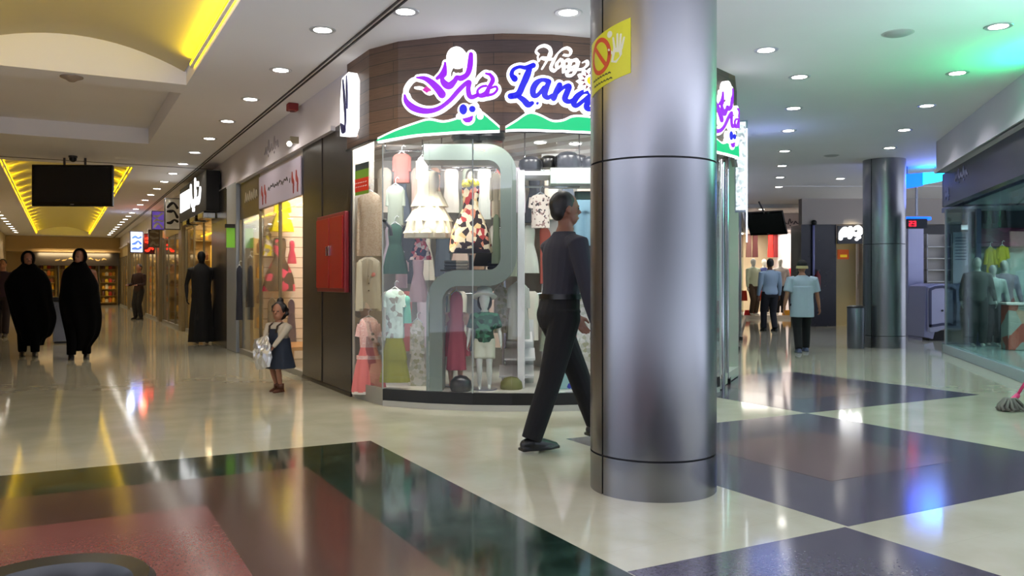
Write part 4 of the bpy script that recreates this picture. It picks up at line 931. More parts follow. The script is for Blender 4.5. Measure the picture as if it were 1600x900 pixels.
# mannequins
mw = mat('mannequin_white', '#d9dcd4', .35)
stand = dict(feet=[(-.05, 0, 0), (.05, .01, 0)])
def kid(label, px, Z, H, mats, yaw=math.pi, **k):
    t, d = human('mannequin', label, 'mannequin', (P(px, 0, Z).x, Z, .12), yaw, H, stand['feet'], k.pop('hands', [(-.17, .03, .50), (.17, .05, .50)]), mats, vox=.011, hs=1.35, face=False, hair=None, shoes=False, group='mannequins in the children\'s shop', **k)
    MB().cyl(0, 0, -.0, .012, .12, 24).build('stand_plate', grey_m, t, smooth='auto')
    return t, d
t, d = kid('white child mannequin in a green shirt, pale shorts and a white sun hat', 757, 7.95, .93, dict(skin=mw, top=green_p, bottom=mat('pale_shorts', '#c6cbb8', .8)), sleeve='short', bottoms='shorts')
hp_ = d['hp']; c = hp_(0, -.012, .056)
o = MB().lathe([(.115, -.035), (.12, -.03), (.075, .01), (.07, .045), (.03, .075), (.002, .08)], 28).build('sun_hat', mat('hat_white', '#dfe3da', .8), t, smooth=True); o.location = c
o.rotation_euler = (.35, 0, 0)
m_ = MB(); m_.ell(hp_(0, -.020, -.008), (.072, .066, .088), 14); m_.build('wig', hair_m, t, smooth=True)
t, d = kid('yellow-haired child mannequin in a rose pink dress behind the curved frame', 712, 8.2, .93, dict(skin=mat('mannequin_peach', '#d8a890', .5)), hands=[(-.15, .03, .5), (.15, .05, .5)])
MB().loft([rrect(.135*a_, .09*a_, 32, .06*(1-z_), 8, z=.30+z_*.45) for z_, a_ in ((0, 1.05), (.3, .9), (.55, .62), (.75, .66), (.92, .6), (1, .3))]).build('dress', mat('rose_cloth', '#c96474', .8), t, smooth='auto')
MB().ell(d['hp'](0, -.012, .02), (.064, .07, .078), 12).build('wig', mat('yellow_hair', '#c8b040', .6), t, smooth=True)
# jeans on leg forms beside the column
t = thing('jeans_mannequin', 'headless leg mannequin in light blue shorts over dark leggings, beside the steel column', 'mannequin', (P(914, 0, 8.15).x, 8.15, P(0, 424, 8.15).z), 0)
m_ = MB(); bl = mat('denim_blue', '#7fa6b8', .8)
for sg in (-1, 1): m_.tube([(sg*.055, 0, .25), (sg*.055, 0, .62)], [.058, .062], 16)
m_.loft([rrect(.115, .07, 24, z=.58), rrect(.10, .06, 24, z=.70)]).build('denim_shorts', bl, t, remesh=.012)
m_ = MB()
for sg in (-1, 1): m_.tube([(sg*.055, 0, .03), (sg*.055, 0, .15), (sg*.055, 0, .3)], [.026, .038, .045], 14)
m_.build('leggings', blackm, t, smooth=True)
for sg in (-1, 1): MB().ell((sg*.055, -.03, .02), (.028, .06, .02), 10).build('shoe', mat('brown_shoe', '#4a3a34', .5), t, smooth=True)
MB().loft([rrect(.10, .06, 24, z=.70), rrect(.105, .065, 24, z=.78)]).build('waist_top', mat('dark_green_knit', '#16342a', .8), t, smooth='auto')
# red and green door notice on the left pane
t = thing('door_notice', 'green and red notice stuck on the left glass of the children\'s shop', 'notice')
a0, b0 = Vector(GL[0]), Vector(GL[1]); dd = (b0-a0).normalized(); nn = Vector((dd.y, -dd.x))
def gm(s, z, o): q = a0+dd*s+nn*(o+.004); return (q.x, q.y, z)
def gpx(px):
    k = (px-800)/F; tt = (k*a0.y-a0.x)/(dd.x-k*dd.y); return tt, a0.y+dd.y*tt
sA, ZA = gpx(556); sB, ZB = gpx(577)
for (y0, y1, c_, nm) in ((258, 305, '#3d4a4e', 'backing'), (268, 306, '#6f9a2e', 'green_panel'), (281, 301, '#d8351c', 'red_panel')):
    f = Flat(gm); o_ = {'backing': .002, 'green_panel': .004, 'red_panel': .006}[nm]; zt, zb = EYE+(HZ-y0)/F*ZA, EYE+(HZ-y1)/F*ZA
    f.poly([(sA, zb), (sB, zb), (sB, zt), (sA, zt)], 0, o_); f.mb.build(nm, mat(nm, c_, .5), t)
f = Flat(gm)
for r_ in range(2):
    z_ = EYE+(HZ-(288+6*r_))/F*ZA
    for k in range(5): s_ = sA+.02+(sB-sA-.04)*k/5; f.stroke([(s_, z_, .006), (s_+(sB-sA)*.1, z_+.005, .007)], .006, .008, n=2)
f.mb.build('white_text', wht, t)
# ================================================================ LEFT CORRIDOR SHOPS (right-hand side, u = 2.55)
slat = bpy.data.materials.new('slat_wall'); slat.use_nodes = True
def _slat(m, c, dark, per):
    nt = m.node_tree; b = nt.nodes['Principled BSDF']; tc = nt.nodes.new('ShaderNodeTexCoord'); sp = nt.nodes.new('ShaderNodeSeparateXYZ')
    a = nt.nodes.new('ShaderNodeMath'); a.operation = 'MODULO'; a.inputs[1].default_value = per
    g = nt.nodes.new('ShaderNodeMath'); g.operation = 'LESS_THAN'; g.inputs[1].default_value = .012
    mx = nt.nodes.new('ShaderNodeMix'); mx.data_type = 'RGBA'; mx.inputs[6].default_value = (*lin(c), 1); mx.inputs[7].default_value = (*lin(dark), 1)
    L = nt.links.new; L(tc.outputs['Object'], sp.inputs[0]); L(sp.outputs[2], a.inputs[0]); L(a.outputs[0], g.inputs[0]); L(g.outputs[0], mx.inputs[0]); L(mx.outputs[2], b.inputs['Base Color'])
_slat(slat, '#e8d8c8', '#8a7460', .15)
warm_wall = mat('warm_shop_wall', '#c8a868', .5, noise=.15, nscale=2); tan = mat('tan_panel', '#a08850', .45)
frame_m = mat('bronze_frame', '#8a8068', .35, .6)
def bay(n, v0, v1, label, partm, fas, fz=2.25, lightcol=(1, .85, .6), power=30, post=frame_m, depth=1.6, door=False):
    w = MB(); w.box(2.6, 2.55+depth, v1-.08, v1, 0, 2.74); struct(w, 'wall_partition_%d' % n, partm, rz=RA)
    w = MB(); w.box(2.55+depth, 2.65+depth, v0, v1, 0, 2.74); struct(w, 'wall_shop_side_%d' % n, warm_wall, rz=RA)
    w = MB(); w.box(2.56, 2.65+depth, v0, v1, 2.72, 2.76); struct(w, 'ceiling_shop_%d' % n, wht, rz=RA)
    t = thing('storefront', label, 'shop front', (0, 0, 0), RA, 'glass shopfronts of the left corridor')
    MB().box(2.56, 2.60, v0, v1, fz, 2.73).build('header_panel', fas, t)
    MB().box(2.55, 2.61, v0, v1, 0, .07).build('sill', mat('sill', '#8c8c86', .4), t)
    N = max(1, round((v1-v0)/1.3))
    for k in range(N):
        a, b = v0+(v1-v0)*k/N, v0+(v1-v0)*(k+1)/N
        MB().box(2.565, 2.573, a+.02, b-.02, .07, fz).build('glass_pane', gl, t)
        MB().box(2.55, 2.59, b-.02, b+.02, .07, fz).build('frame_post', post, t, bevel=.003)
    lamp('shop_light_%d' % n, 'AREA', A(2.55+depth*.5, (v0+v1)/2, 2.7), power, lightcol, depth*.6, (0, 0, RA), sy=(v1-v0)*.7)
    return t
bay(1, 9.95, 12.42, 'glass shopfront under the white banner with red symbols', slat, mat('banner_back', '#b8b0b0', .6), 2.2, (1, .88, .75), 85)
bay(2, 12.42, 13.95, 'glass shopfront with a brown header, behind the toddler and left of the white banner', mat('pale_curtain_wall', '#aab4b4', .5), mat('brown_header', '#4c4030', .4), 2.15, (1, .95, .85), 60)
bay(3, 16.5, 20.6, 'golden glass shopfront under the box sign with white letters', warm_wall, tan, 2.35, (1, .78, .42), 90)
bay(4, 21.2, 25.6, 'glass shopfront below the small purple blade sign', mat('shop_wall_grey', '#b0a898', .5), tan, 2.35, (1, .85, .6), 34)
bay(5, 26.2, 31, 'glass shopfront below the red neon sign', warm_wall, tan, 2.3, (1, .8, .5), 34)
bay(6, 31.4, 38, 'glass shopfront below the blue and white neon sign', warm_wall, tan, 2.3, (1, .85, .6), 34)
bay(7, 38.4, 44.9, 'farthest glass shopfront on the right side of the left corridor', warm_wall, tan, 2.3, (1, .85, .6), 30)
w = MB(); w.box(2.50, 2.9, 14.85, 16.45, 0, 2.78); struct(w, 'wall_pier_1', dark_stone, rz=RA, bevel=.01)
w = MB(); w.box(2.50, 2.8, 13.97, 14.83, 0, 2.78); struct(w, 'wall_pier_2', mat('pale_pier', '#8f98a4', .35), rz=RA, bevel=.01)
for i, (a, b) in enumerate(((20.62, 21.18), (25.62, 26.18), (31.02, 31.38), (38.02, 38.38))):
    w = MB(); w.box(2.47, 2.8, a, b, 0, 2.78); struct(w, 'wall_pier_%d' % (i+3), mat('tan_pier', '#7c6c4c', .4), rz=RA, bevel=.01)
def um(u0, off=-1):            # decal mapping on a plane u = const facing the corridor: s runs along v
    return lambda s, z, o: tuple(A(u0-o, s, z))
def vm(v0):                    # decal on a plane v = const facing the camera: s = u
    return lambda s, z, o: tuple(A(s, v0-o, z))
# banner with red glyphs
t = thing('shop_banner', 'pale lilac banner with red symbols at both ends and small dark lettering', 'sign')
f = Flat(um(2.545)); f.poly([(9.97, 2.19), (12.36, 2.2), (12.36, 2.66), (9.97, 2.66)], 0, .012); f.mb.build('sheet', mat('banner_lilac', '#c4bcd0', .6), t)
f = Flat(um(2.533)); g = Flat(um(2.533))
for v in (10.12, 11.9):
    for dv in (0, .2):
        f.stroke([(v+dv+.06, 2.50, .03), (v+dv+.05, 2.42, .07), (v+dv, 2.38, .06), (v+dv-.02, 2.34, .03)], 0, .006)
        g.stroke([(v+dv+.05, 2.62, .03), (v+dv+.05, 2.52, .03)], 0, .005, n=2)
        f.stroke([(v+dv, 2.33, .05), (v+dv, 2.26, .04)], 0, .005, n=2)
    f.mb.build('red_symbol', mat('banner_red', '#b03a34', .5), t); f = Flat(um(2.533)); g = Flat(um(2.533))
for k in range(9):
    v = 11.75-.13*k; z = 2.42+.012*(k % 3); g.stroke([(v, z, .018), (v-.04, z+.03, .022), (v-.09, z-.01+.03*(k % 2), .02)], 0, .005, n=3); g.mb.build('letter', mat('banner_ink', '#4a4248', .5), t); g = Flat(um(2.533))
g.stroke([(10.52, 2.4, .02), (10.5, 2.44, .02)], 0, .005, n=2); g.mb.build('letter', mat('banner_ink', '#4a4248', .5), t)
# brown header lettering
t = thing('shop_lettering', 'worn grey lettering on the brown header of the second shop', 'sign')
f = Flat(um(2.56))
for k in range(6):
    v = 12.6+.16*k; f.stroke([(v, 2.42, .03), (v+.06, 2.5+.03*(k % 2), .035), (v+.1, 2.40, .03)], 0, .01, n=3)
f.mb.build('letters', mat('pale_letter', '#a8a090', .4), t)
# letters on the lilac band
def scribble(label, cfn, n, col, name='wall_lettering', w=.03, h=.14):
    t = thing(name, label, 'lettering'); f = Flat(cfn)
    for k in range(n):
        x = k*h*1.1; q = [(x, 0, w), (x+h*.3, h*(.5+.5*(k % 2)), w*1.1), (x+h*.55, h*.2, w), (x+h*.85, h*(.05 if k % 3 else .5), w*.8)]
        f.stroke(q, 0, .008, n=4)
        if k % 2: f.disc(x+h*.4, -h*.3, w*.6, 0, .008, n=10)
    f.mb.build('letters', mat(label[:20], col, .5), t)
scribble('faint grey Persian lettering on the white band above the banner', lambda s, z, o: tuple(A(2.55-o, 11.2+s, 2.95+z)), 5, '#a39ca6', h=.16)
# red alarm box and small spot on the band
t = thing('alarm_box', 'small red alarm box where the white band meets the ceiling', 'alarm', A(2.44, 10.0, CEIL-.001), RA)
MB().box(-.06, .06, -.06, .06, -.09, 0).build('body', mat('alarm_red', '#7c1c18', .5), t, bevel=.01); MB().cyl(0, 0, -.1, -.09, .03, 16).build('sounder', mat('alarm_dark', '#4c1410', .5), t)
t = thing('wall_spotlight', 'small chrome spotlight on the white band above the banner', 'spotlight', A(2.5, 10.15, 2.86), RA)
MB().box(-.05, .05, -.02, .02, -.03, .05).build('bracket', frame_m, t); MB().ell((-.06, 0, -.04), (.03, .03, .03), 12).build('lamp_head', lens_m, t, smooth=True)
# fire cabinet
t = thing('fire_cabinet', 'red two-door fire hose cabinet on the dark stone wall', 'cabinet', (0, 0, 0), RA)
MB().box(2.50, 2.55, 8.12, 9.14, 1.04, 1.86).build('body', mat('red_frame', '#80242a', .35), t, bevel=.01)
for a, b, h_ in ((8.15, 8.61, 8.585), (8.64, 9.11, 8.665)):
    d = MB().box(2.485, 2.50, a, b, 1.08, 1.82).build('door', red_m, t, bevel=.006)
    MB().box(2.465, 2.488, h_-.01, h_+.01, 1.42, 1.52).build('handle', chrome, d, bevel=.003)
# blade and box signs
t = thing('box_sign', 'black box sign with glowing white panel and white letters on the left corridor wall', 'sign', (0, 0, 0), RA)
MB().box(2.28, 2.52, 15.6, 19.3, 2.42, 3.14).build('box', blackm, t, bevel=.01)
f = Flat(lambda s, z, o: (2.28-o, s, z)); f.poly([(17.7, 2.62), (19.1, 2.62), (19.1, 3.02), (17.7, 3.0)], 0, .02); f.mb.build('lit_panel', wl, t)
f = Flat(lambda s, z, o: (2.28-o, s, z))
for q in ([(17.5, 3.02, .12), (17.45, 2.8, .14), (17.3, 2.68, .16), (16.95, 2.68, .14), (16.8, 2.85, .12)], [(16.9, 3.08, .12), (16.85, 2.7, .14)], [(16.8, 2.68, .14), (16.4, 2.68, .14), (16.25, 2.85, .12)], [(16.5, 2.98, .10), (16.6, 2.99, .10)], [(17.2, 2.55, .08), (17.05, 2.54, .08)]): f.stroke(q, 0, .02)
f.mb.build('white_letters', wl, t)
for k in range(3): MB().box(2.26, 2.5, 15.9+k*1.1, 16.5+k*1.1, 2.30, 2.42).build('floodlight', chrome, t, bevel=.02)
def blade(label, u, v, z0, z1_, wd, mface, glyph=None, name='blade_sign'):
    t = thing(name, label, 'sign', A(u, v, 0), RA, 'projecting signs of the left corridor')
    MB().box(-wd/2, wd/2, -.05, .05, z0, z1_).build('box', mat('sign_case', '#3a3a40', .4), t, bevel=.01)
    MB().box(-wd/2+.02, wd/2-.02, -.058, -.05, z0+.02, z1_-.02).build('face', mface, t)
    if glyph:
        f = Flat(lambda s, z, o: (s, -.058-o, z)); h = z1_-z0
        for k in range(3):
            z = z0+h*(.22+.28*k); rr = random.Random(int(v*7)+k); f.stroke([(-wd*.3, z+h*rr.uniform(-.1, .1), .05), (-wd*.1, z+h*rr.uniform(-.1, .12), .07), (wd*.1, z+h*rr.uniform(-.1, .1), .04), (wd*.3, z+h*rr.uniform(-.1, .1), .06)], 0, .01, n=3)
        f.mb.build('letters', glyph, t)
    MB().box(wd/2, 2.56-u, -.02, .02, (z0+z1_)/2-.02, (z0+z1_)/2+.02).build('bracket', grey_m, t)
ntxt = mat('neon_blue', '#4060ff', .5, em=1.5); nred = mat('neon_red', '#ff2a18', .5, em=2.5); nor = mat('neon_orange', '#ff9a20', .5, em=2.5)
blade('black and white blade sign just beyond the box sign', 2.28, 20.7, 2.35, 3.08, .34, wht, blackm)
blade('small purple blade sign above the fourth shopfront', 2.25, 23.6, 2.5, 3.0, .32, mat('purple_face', '#6a50b8', .4, em=.5), wht)
blade('blue and white glowing blade sign near the far end of the left corridor', 2.1, 28.5, 2.05, 2.72, .38, mat('sign_white_blue', '#c8d4ff', .5, em=1.0), ntxt)
blade('red neon blade sign near the far end of the left corridor', 2.28, 26.4, 1.95, 2.55, .30, mat('sign_dark_red', '#501008', .5), nred)
blade('dim brown blade sign between the red and the purple signs', 2.3, 25.2, 2.1, 2.6, .3, mat('sign_brown', '#5c4a30', .5), frame_m)
lamp('red_neon_glow', 'POINT', A(2.1, 26.2, 2.4), 6, (1, .15, .08), .1)
lamp('neon_glow', 'POINT', A(1.9, 28.1, 2.6), 8, (.6, .7, 1), .1)
# green hanging sign + black abaya mannequin
t = thing('hanging_sign', 'small green sign hanging in front of the pale pier', 'sign', (0, 0, 0), RA)
MB().box(2.36, 2.49, 14.0, 14.04, 1.70, 2.02).build('board', mat('green_board', '#6aa82a', .4, em=.2), t); MB().box(2.34, 2.49, 13.99, 14.05, 2.02, 2.08).build('top_bar', blackm, t)
t, d = human('mannequin', 'slim mannequin in a long black abaya in front of the dark stone pier', 'mannequin', A(2.3, 16.3, 0), RA+math.pi, 1.72, stand['feet'], [(-.15, .02, .5), (.15, .02, .5)], dict(skin=blackm), face=False, hair=None, shoes=False, vox=.016, group='mannequins in the left corridor')
MB().loft([rrect(.23*a_, .17*a_, 32, .08*(1-z_), 8, z=.04+z_*1.45) for z_, a_ in ((0, 1), (.3, .9), (.6, .72), (.85, .8), (.95, .6), (1, .25))]).build('abaya', mat('abaya_black', '#0a0a0c', .8), t, smooth='auto')

# merchandise in shop 1 (hung on the slatted partition)
def GA(name, label, kind, px0, px1, py0, py1, v, m, **k):
    c = (px0+px1)/2; kk = (c-800)/F; ca, sa = math.cos(RA), math.sin(RA); u = v*(sa+ca*kk)/(ca-sa*kk); Z = sa*u+ca*v
    return garment(name, label, kind, 0, 0, 0, 0, 0, m, P0=(A(u, v).x, A(u, v).y, EYE-(py1-HZ)/F*Z), size=((px1-px0)/F*Z, (py1-py0)/F*Z), yaw=RA, **k)
GA('evening_dress', 'black and pink patterned dress hanging on the slatted wall, largest beside the toddler', 'gown', 412, 461, 372, 455, 12.2, pattern_mat('black_pink', ['#3a3030', '#d83468', '#54402c', '#2c2424', '#3a3030'], 9), group='dresses on the slatted wall', cat='dress')
GA('yellow_dress', 'bright yellow dress hanging highest on the slatted wall', 'dress', 420, 462, 312, 362, 12.15, mat('vivid_yellow', '#ece000', .7), group='dresses on the slatted wall', cat='dress', sleeves=(.3, .03, .03))
GA('magenta_dress', 'small magenta dress hanging at the right edge of the slatted wall', 'dress', 449, 463, 376, 412, 12.1, mat('magenta_cloth', '#c82858', .7), group='dresses on the slatted wall', cat='dress')
GA('white_print_dress', 'white and yellow printed dress hanging left of the black and pink one', 'dress', 411, 428, 352, 400, 12.25, pattern_mat('yellow_print', ['#e8e0d0', '#d8c800', '#8a8278', '#e8e0d0'], 20), group='dresses on the slatted wall', cat='dress')
GA('violet_dress', 'dark violet dress hanging on the slatted wall right of the toddler\'s head', 'robe', 446, 464, 468, 535, 12.2, mat('violet_cloth', '#2c1c4a', .7), group='dresses on the slatted wall', cat='dress')
GA('dark_grey_dress', 'dark grey sleeveless dress hanging on the slatted wall left of the toddler', 'robe', 414, 436, 466, 560, 12.2, mat('charcoal_cloth', '#4a423c', .8), group='dresses on the slatted wall', cat='dress')
t = thing('yellow_post', 'glowing yellow post beside the dark stone wall', 'post', (0, 0, 0), RA)
MB().box(2.62, 2.72, 10.02, 10.12, .45, 2.15).build('lit_strip', mat('yellow_strip', '#d8b000', .5, em=.35), t); MB().box(2.60, 2.74, 10.0, 10.14, 0, .45).build('base', mat('cream_base', '#c8bca0', .5), t)
t = thing('shoe_bench', 'low wooden display bench inside the first shop', 'bench', (0, 0, 0), RA)
MB().box(2.7, 3.5, 11.2, 12.2, .22, .27).build('top', mat('bench_wood', '#a8763c', .5), t)
for a, b in ((2.72, 11.22), (3.44, 11.22), (2.72, 12.14), (3.44, 12.14)): MB().box(a, a+.04, b, b+.04, 0, .22).build('leg', mat('bench_wood', '#a8763c', .5), t)
# generic interior fittings for the farther shops
def shelf_unit(label, u0, u1, v, rows, cols, cset, itemlab, group, z0=.3, z1_=2.1):
    t = thing('shelving_unit', label, 'shelving', A(0, 0, 0), RA)
    MB().box(u0, u1, v+.24, v+.26, 0.08, z1_+.25).build('back_panel', mat('shelf_back', '#b89858', .5), t)
    for s_ in (u0, u1-.02): MB().box(s_, s_+.02, v, v+.24, 0, z1_+.25).build('side_panel', tan, t)
    base = None
    rown = ['bottom', 'second', 'third', 'fourth', 'fifth', 'sixth', 'top']
    for r in range(rows):
        z = z0+(z1_-z0)*r/(rows-1); MB().box(u0, u1, v, v+.24, z-.02, z).build('shelf', tan, t)
        for c in range(cols):
            k = (r*3+c*2) % len(cset)
            o = item_copy(k, cset, u0, z); o.location = A(u0+.1+(u1-u0-.2)*(c+.5)/cols, v+.11, z+.001); o.rotation_euler.z = RA
            o.scale = (1, 1, .8+.5*random.random())
            rn = 'top' if r == rows-1 else rown[r]
            o['label'] = '%s %s, %s shelf, %s from left' % (cset[k][0], itemlab, rn, ['first', 'second', 'third', 'fourth', 'fifth', 'sixth', 'seventh', 'eighth'][c]); o['category'] = 'packet'; o['group'] = group
    return t
ITEM = {}
def item_copy(k, cset, *_):
    n, col = cset[k]
    if col not in ITEM:
        m_ = MB(); m_.loft([rrect(.07, .05, 12, z=0), rrect(.08, .055, 12, z=.02), rrect(.08, .05, 12, z=.14), rrect(.05, .03, 12, z=.17), rrect(.06, .02, 12, z=.2)])
        o = m_.build('gift_packet', mat('packet_'+n, col, .4), None, smooth='auto'); ITEM[col] = o; return o
    o = ITEM[col].copy(); COL.objects.link(o); return o
cs = [('gold', '#d8a020'), ('red', '#c03020'), ('cream', '#e8dcb8'), ('brown', '#6a3c20'), ('orange', '#e07828'), ('yellow', '#e8c838')]
shelf_unit('gold-lit shelving at the end of the third shop', 2.7, 3.7, 20.2, 5, 3, cs, 'packet in the golden shop', 'packets in the golden shop')
shelf_unit('shelving at the end of the fourth shop in the left corridor', 2.7, 3.7, 25.2, 5, 3, cs, 'packet in the fourth shop', 'packets in the fourth shop')
# display rack (gold ladder) in shop 3
t = thing('ladder_rack', 'gold ladder-shaped display rack behind the golden glass', 'rack', A(2.75, 18.2, 0), RA)
for s_ in (0, .35): MB().tube([(s_, 0, 0), (s_, 0, 1.9)], .015, 8).build('upright', mat('gold_tube', '#c8a040', .3, .8), t, smooth=True)
for k in range(6): MB().tube([(0, 0, .2+.32*k), (.35, 0, .2+.32*k)], .012, 8).build('rung', mat('gold_tube', '#c8a040', .3, .8), t, smooth=True)
t = thing('orange_pouf', 'orange upholstered pouf on the floor of the golden shop', 'pouf', A(2.95, 17.6, 0), RA); MB().lathe([(.16, 0), (.2, .05), (.2, .34), (.15, .42)], 24).build('seat', mat('orange_cloth', '#c84a18', .7), t, smooth='auto'); MB().cyl(0, 0, -.0, .02, .17, 20).build('base', blackm, t)
# dark coat + clothes in shop 2
GA('dark_coat', 'dark coat hanging behind the glass of the second shop', 'coat', 368, 380, 415, 500, 13.6, mat('dark_navy_cloth', '#1c2030', .8), group='coats in the second shop', cat='coat')
GA('black_gown', 'black gown hanging near the frame of the second shop', 'robe', 384, 398, 400, 480, 13.5, blackm, group='coats in the second shop', cat='dress')
shelf_unit('small lit shelving behind the glass of the second shop', 2.7, 3.2, 13.6, 4, 3, cs, 'packet in the second shop', 'packets in the second shop', .4, 1.6)
# far end shop
t = thing('storefront', 'dark fascia shopfront with lit shelves at the far end of the left corridor', 'shop front', (0, 0, 0), RA)
MB().box(-1.0, 2.5, 44.4, 44.55, 1.9, 2.5).build('dark_fascia', mat('dark_fascia', '#1c1612', .4), t)
for u in (-1.0, -.1, .75, 1.6, 2.46): MB().box(u, u+.05, 44.42, 44.5, 0, 1.9).build('frame_post', blackm, t)
f = Flat(lambda s, z, o: (s, 44.4-o, z))
rr = random.Random(4)
for k in range(8): x = -.2+.28*k; f.stroke([(x, 2.15+rr.uniform(-.04, .08), .04), (x+.06, 2.2+rr.uniform(-.06, .08), .07), (x+.13, 2.15+rr.uniform(-.04, .1), .04), (x+.18, 2.2, .03)], 0, .02, n=3)
f.mb.build('gold_lettering', mat('gold_letter', '#7a6840', .4), t)
w = MB(); w.box(-1.5, -1.0, 44.4, 44.6, 0, 2.5); struct(w, 'wall_end_dark', mat('dark_brown_wall', '#241a14', .5), rz=RA)
for i, (u0, u1) in enumerate(((-.95, -.15), (-.05, .7), (.8, 1.55), (1.65, 2.45))):
    nm = ('leftmost', 'second', 'third', 'rightmost')[i]
    shelf_unit('%s lit shelving unit in the shop at the far end' % nm, u0, u1, 44.62, 6, 4, cs, 'packet in the far end shop\'s %s unit' % nm, 'packets in the far end shop', .15, 1.75)
lamp('end_shop_light', 'AREA', A(.6, 44.2, 2.45), 60, (1, .75, .4), 3, (math.radians(35), 0, RA), sy=.2)
# ================================================================ TELEVISIONS
def tv(label, c, rot, w_, h_, rods, cat='television'):
    t = thing('television', label, cat, c, 0, 'ceiling-hung televisions'); t.rotation_euler = rot
    MB().box(-w_/2, w_/2, -.02, .05, -h_/2, h_/2).build('bezel', mat('tv_bezel', '#0a0a0b', .25), t, bevel=.01)
    MB().box(-w_/2+.04, w_/2-.04, -.024, -.02, -h_/2+.07, h_/2-.04).build('screen', mat('tv_screen', '#030303', .5), t)
    MB().box(-.03, .03, -.026, -.02, -h_/2+.025, -h_/2+.04).build('badge', grey_m, t)
    MB().box(-.2, .2, .05, .09, -.2, .2).build('mount_plate', blackm, t)
    for r in rods: MB().tube(r, .02, 10).build('hanging_rod', mat('rod_grey', '#4c4648', .4), t, smooth=True)
    return t
Zt = 14.2; c = P(113.5, 290, Zt); h2 = CEIL-c.z
tv('black television hanging from the ceiling in front of the yellow coffer', c, (0, 0, math.radians(3)), 123/F*Zt, 65/F*Zt, [[(-.17, .07, .1), (-.17, .07, h2-.01)], [(.18, .07, .1), (.18, .07, h2-.01)]])
t = thing('dome_camera', 'black dome camera on the ceiling above the left television', 'camera', P(114, 246, Zt-.1)); t.location.z = CEIL
MB().cyl(0, 0, -.03, 0, .07, 20).build('base', mat('dome_base', '#3a3436', .4), t); MB().ell((0, 0, -.05), (.06, .06, .055), 12).build('dome', black, t, smooth=True)
Zt = 21.0; c = P(1197, 349, Zt)
tv('tilted dark television hanging in the right corridor above the mannequins', c, (math.radians(33), 0, math.radians(-38)), .96, .66, [[(.0, .07, .2), (.1, -.35, .80)]])

# ================================================================ RIGHT CORRIDOR
# left side of it: chrome pillars and glass
lit_v = mat('lit_vertical', '#e8f0ff', .5, em=2.2)
t = thing('vertical_light_sign', 'tall narrow glittering white sign on the corner past the purple lettering', 'sign', (0, 0, 0), RC)
MB().box(-.26, -.12, 9.9, 10.0, 1.95, 3.0).build('box', mat('sign_grey', '#8a94a8', .4), t)
m_ = MB()
glit = bpy.data.materials.new('glitter_face'); glit.use_nodes = True; _n = glit.node_tree; _v = _n.nodes.new('ShaderNodeTexVoronoi'); _v.inputs['Scale'].default_value = 40; _c = _n.nodes.new('ShaderNodeTexCoord'); _r = _n.nodes.new('ShaderNodeValToRGB'); _r.color_ramp.elements[0].color = (.12, .14, .2, 1); _r.color_ramp.elements[0].position = .3; _r.color_ramp.elements[1].position = .6; _n.links.new(_c.outputs['Object'], _v.inputs['Vector']); _n.links.new(_v.outputs['Color'], _r.inputs[0]); _n.links.new(_r.outputs[0], _n.nodes['Principled BSDF'].inputs['Emission Color']); _n.nodes['Principled BSDF'].inputs['Emission Strength'].default_value = .7
MB().box(-.25, -.14, 9.885, 9.9, 1.97, 2.98).build('glittering_face', glit, t)
MB().box(-.135, -.12, 9.88, 9.9, 1.6, 2.9).build('light_edge', lit_v, t)
for k, tt in enumerate((9.75, 11.0, 12.6, 14.6, 17.0)):
    t = thing('mirror_pillar', '%s mirrored chrome pillar along the left glass of the right corridor' % ORD[k], 'pillar', Cc(-.36, tt), RC, 'mirrored pillars in the right corridor')
    MB().box(-.10, .04, -.10, .10, .06, 2.62).build('shaft', chrome, t, bevel=.008); MB().box(-.12, .06, -.12, .12, 0, .06).build('base', black, t)
w = MB(); w.box(-2.4, -2.2, 9.3, 26, 0, 2.62); struct(w, 'wall_side_shops', mat('side_shop_wall', '#c4c6c6', .5), rz=RC)
t = thing('storefront', 'long glass shopfront on the left of the right corridor, behind the mirrored pillars', 'shop front', (0, 0, 0), RC)
MB().box(-.45, -.36, 9.4, 26, 0, .1).build('sill', black, t)
for k in range(8): a = 9.7+2*k; MB().box(-.44, -.43, a, a+1.96, .1, 2.62).build('glass_pane', gl_dark, t)
lamp('side_shop_light', 'AREA', Cc(-1.3, 12, 2.6), 60, (.95, .97, 1), 1, (0, 0, RC), sy=5)
for k, (tt, col, l) in enumerate(((10.4, '#8a94a0', 'grey garment just inside the left glass of the right corridor'), (11.4, '#b8a890', 'tan garment farther inside the left glass of the right corridor'), (12.8, '#404858', 'slate garment deep inside the left glass of the right corridor'))):
    garment('display_garment', l, 'coat', 0, 0, 0, 0, 0, mat('dg%d' % k, col, .8), P0=Cc(-.75, tt, .9), size=(.42, .9), yaw=RC, sleeves=(.7, .03, .04), group='garments behind the left glass', cat='garment')
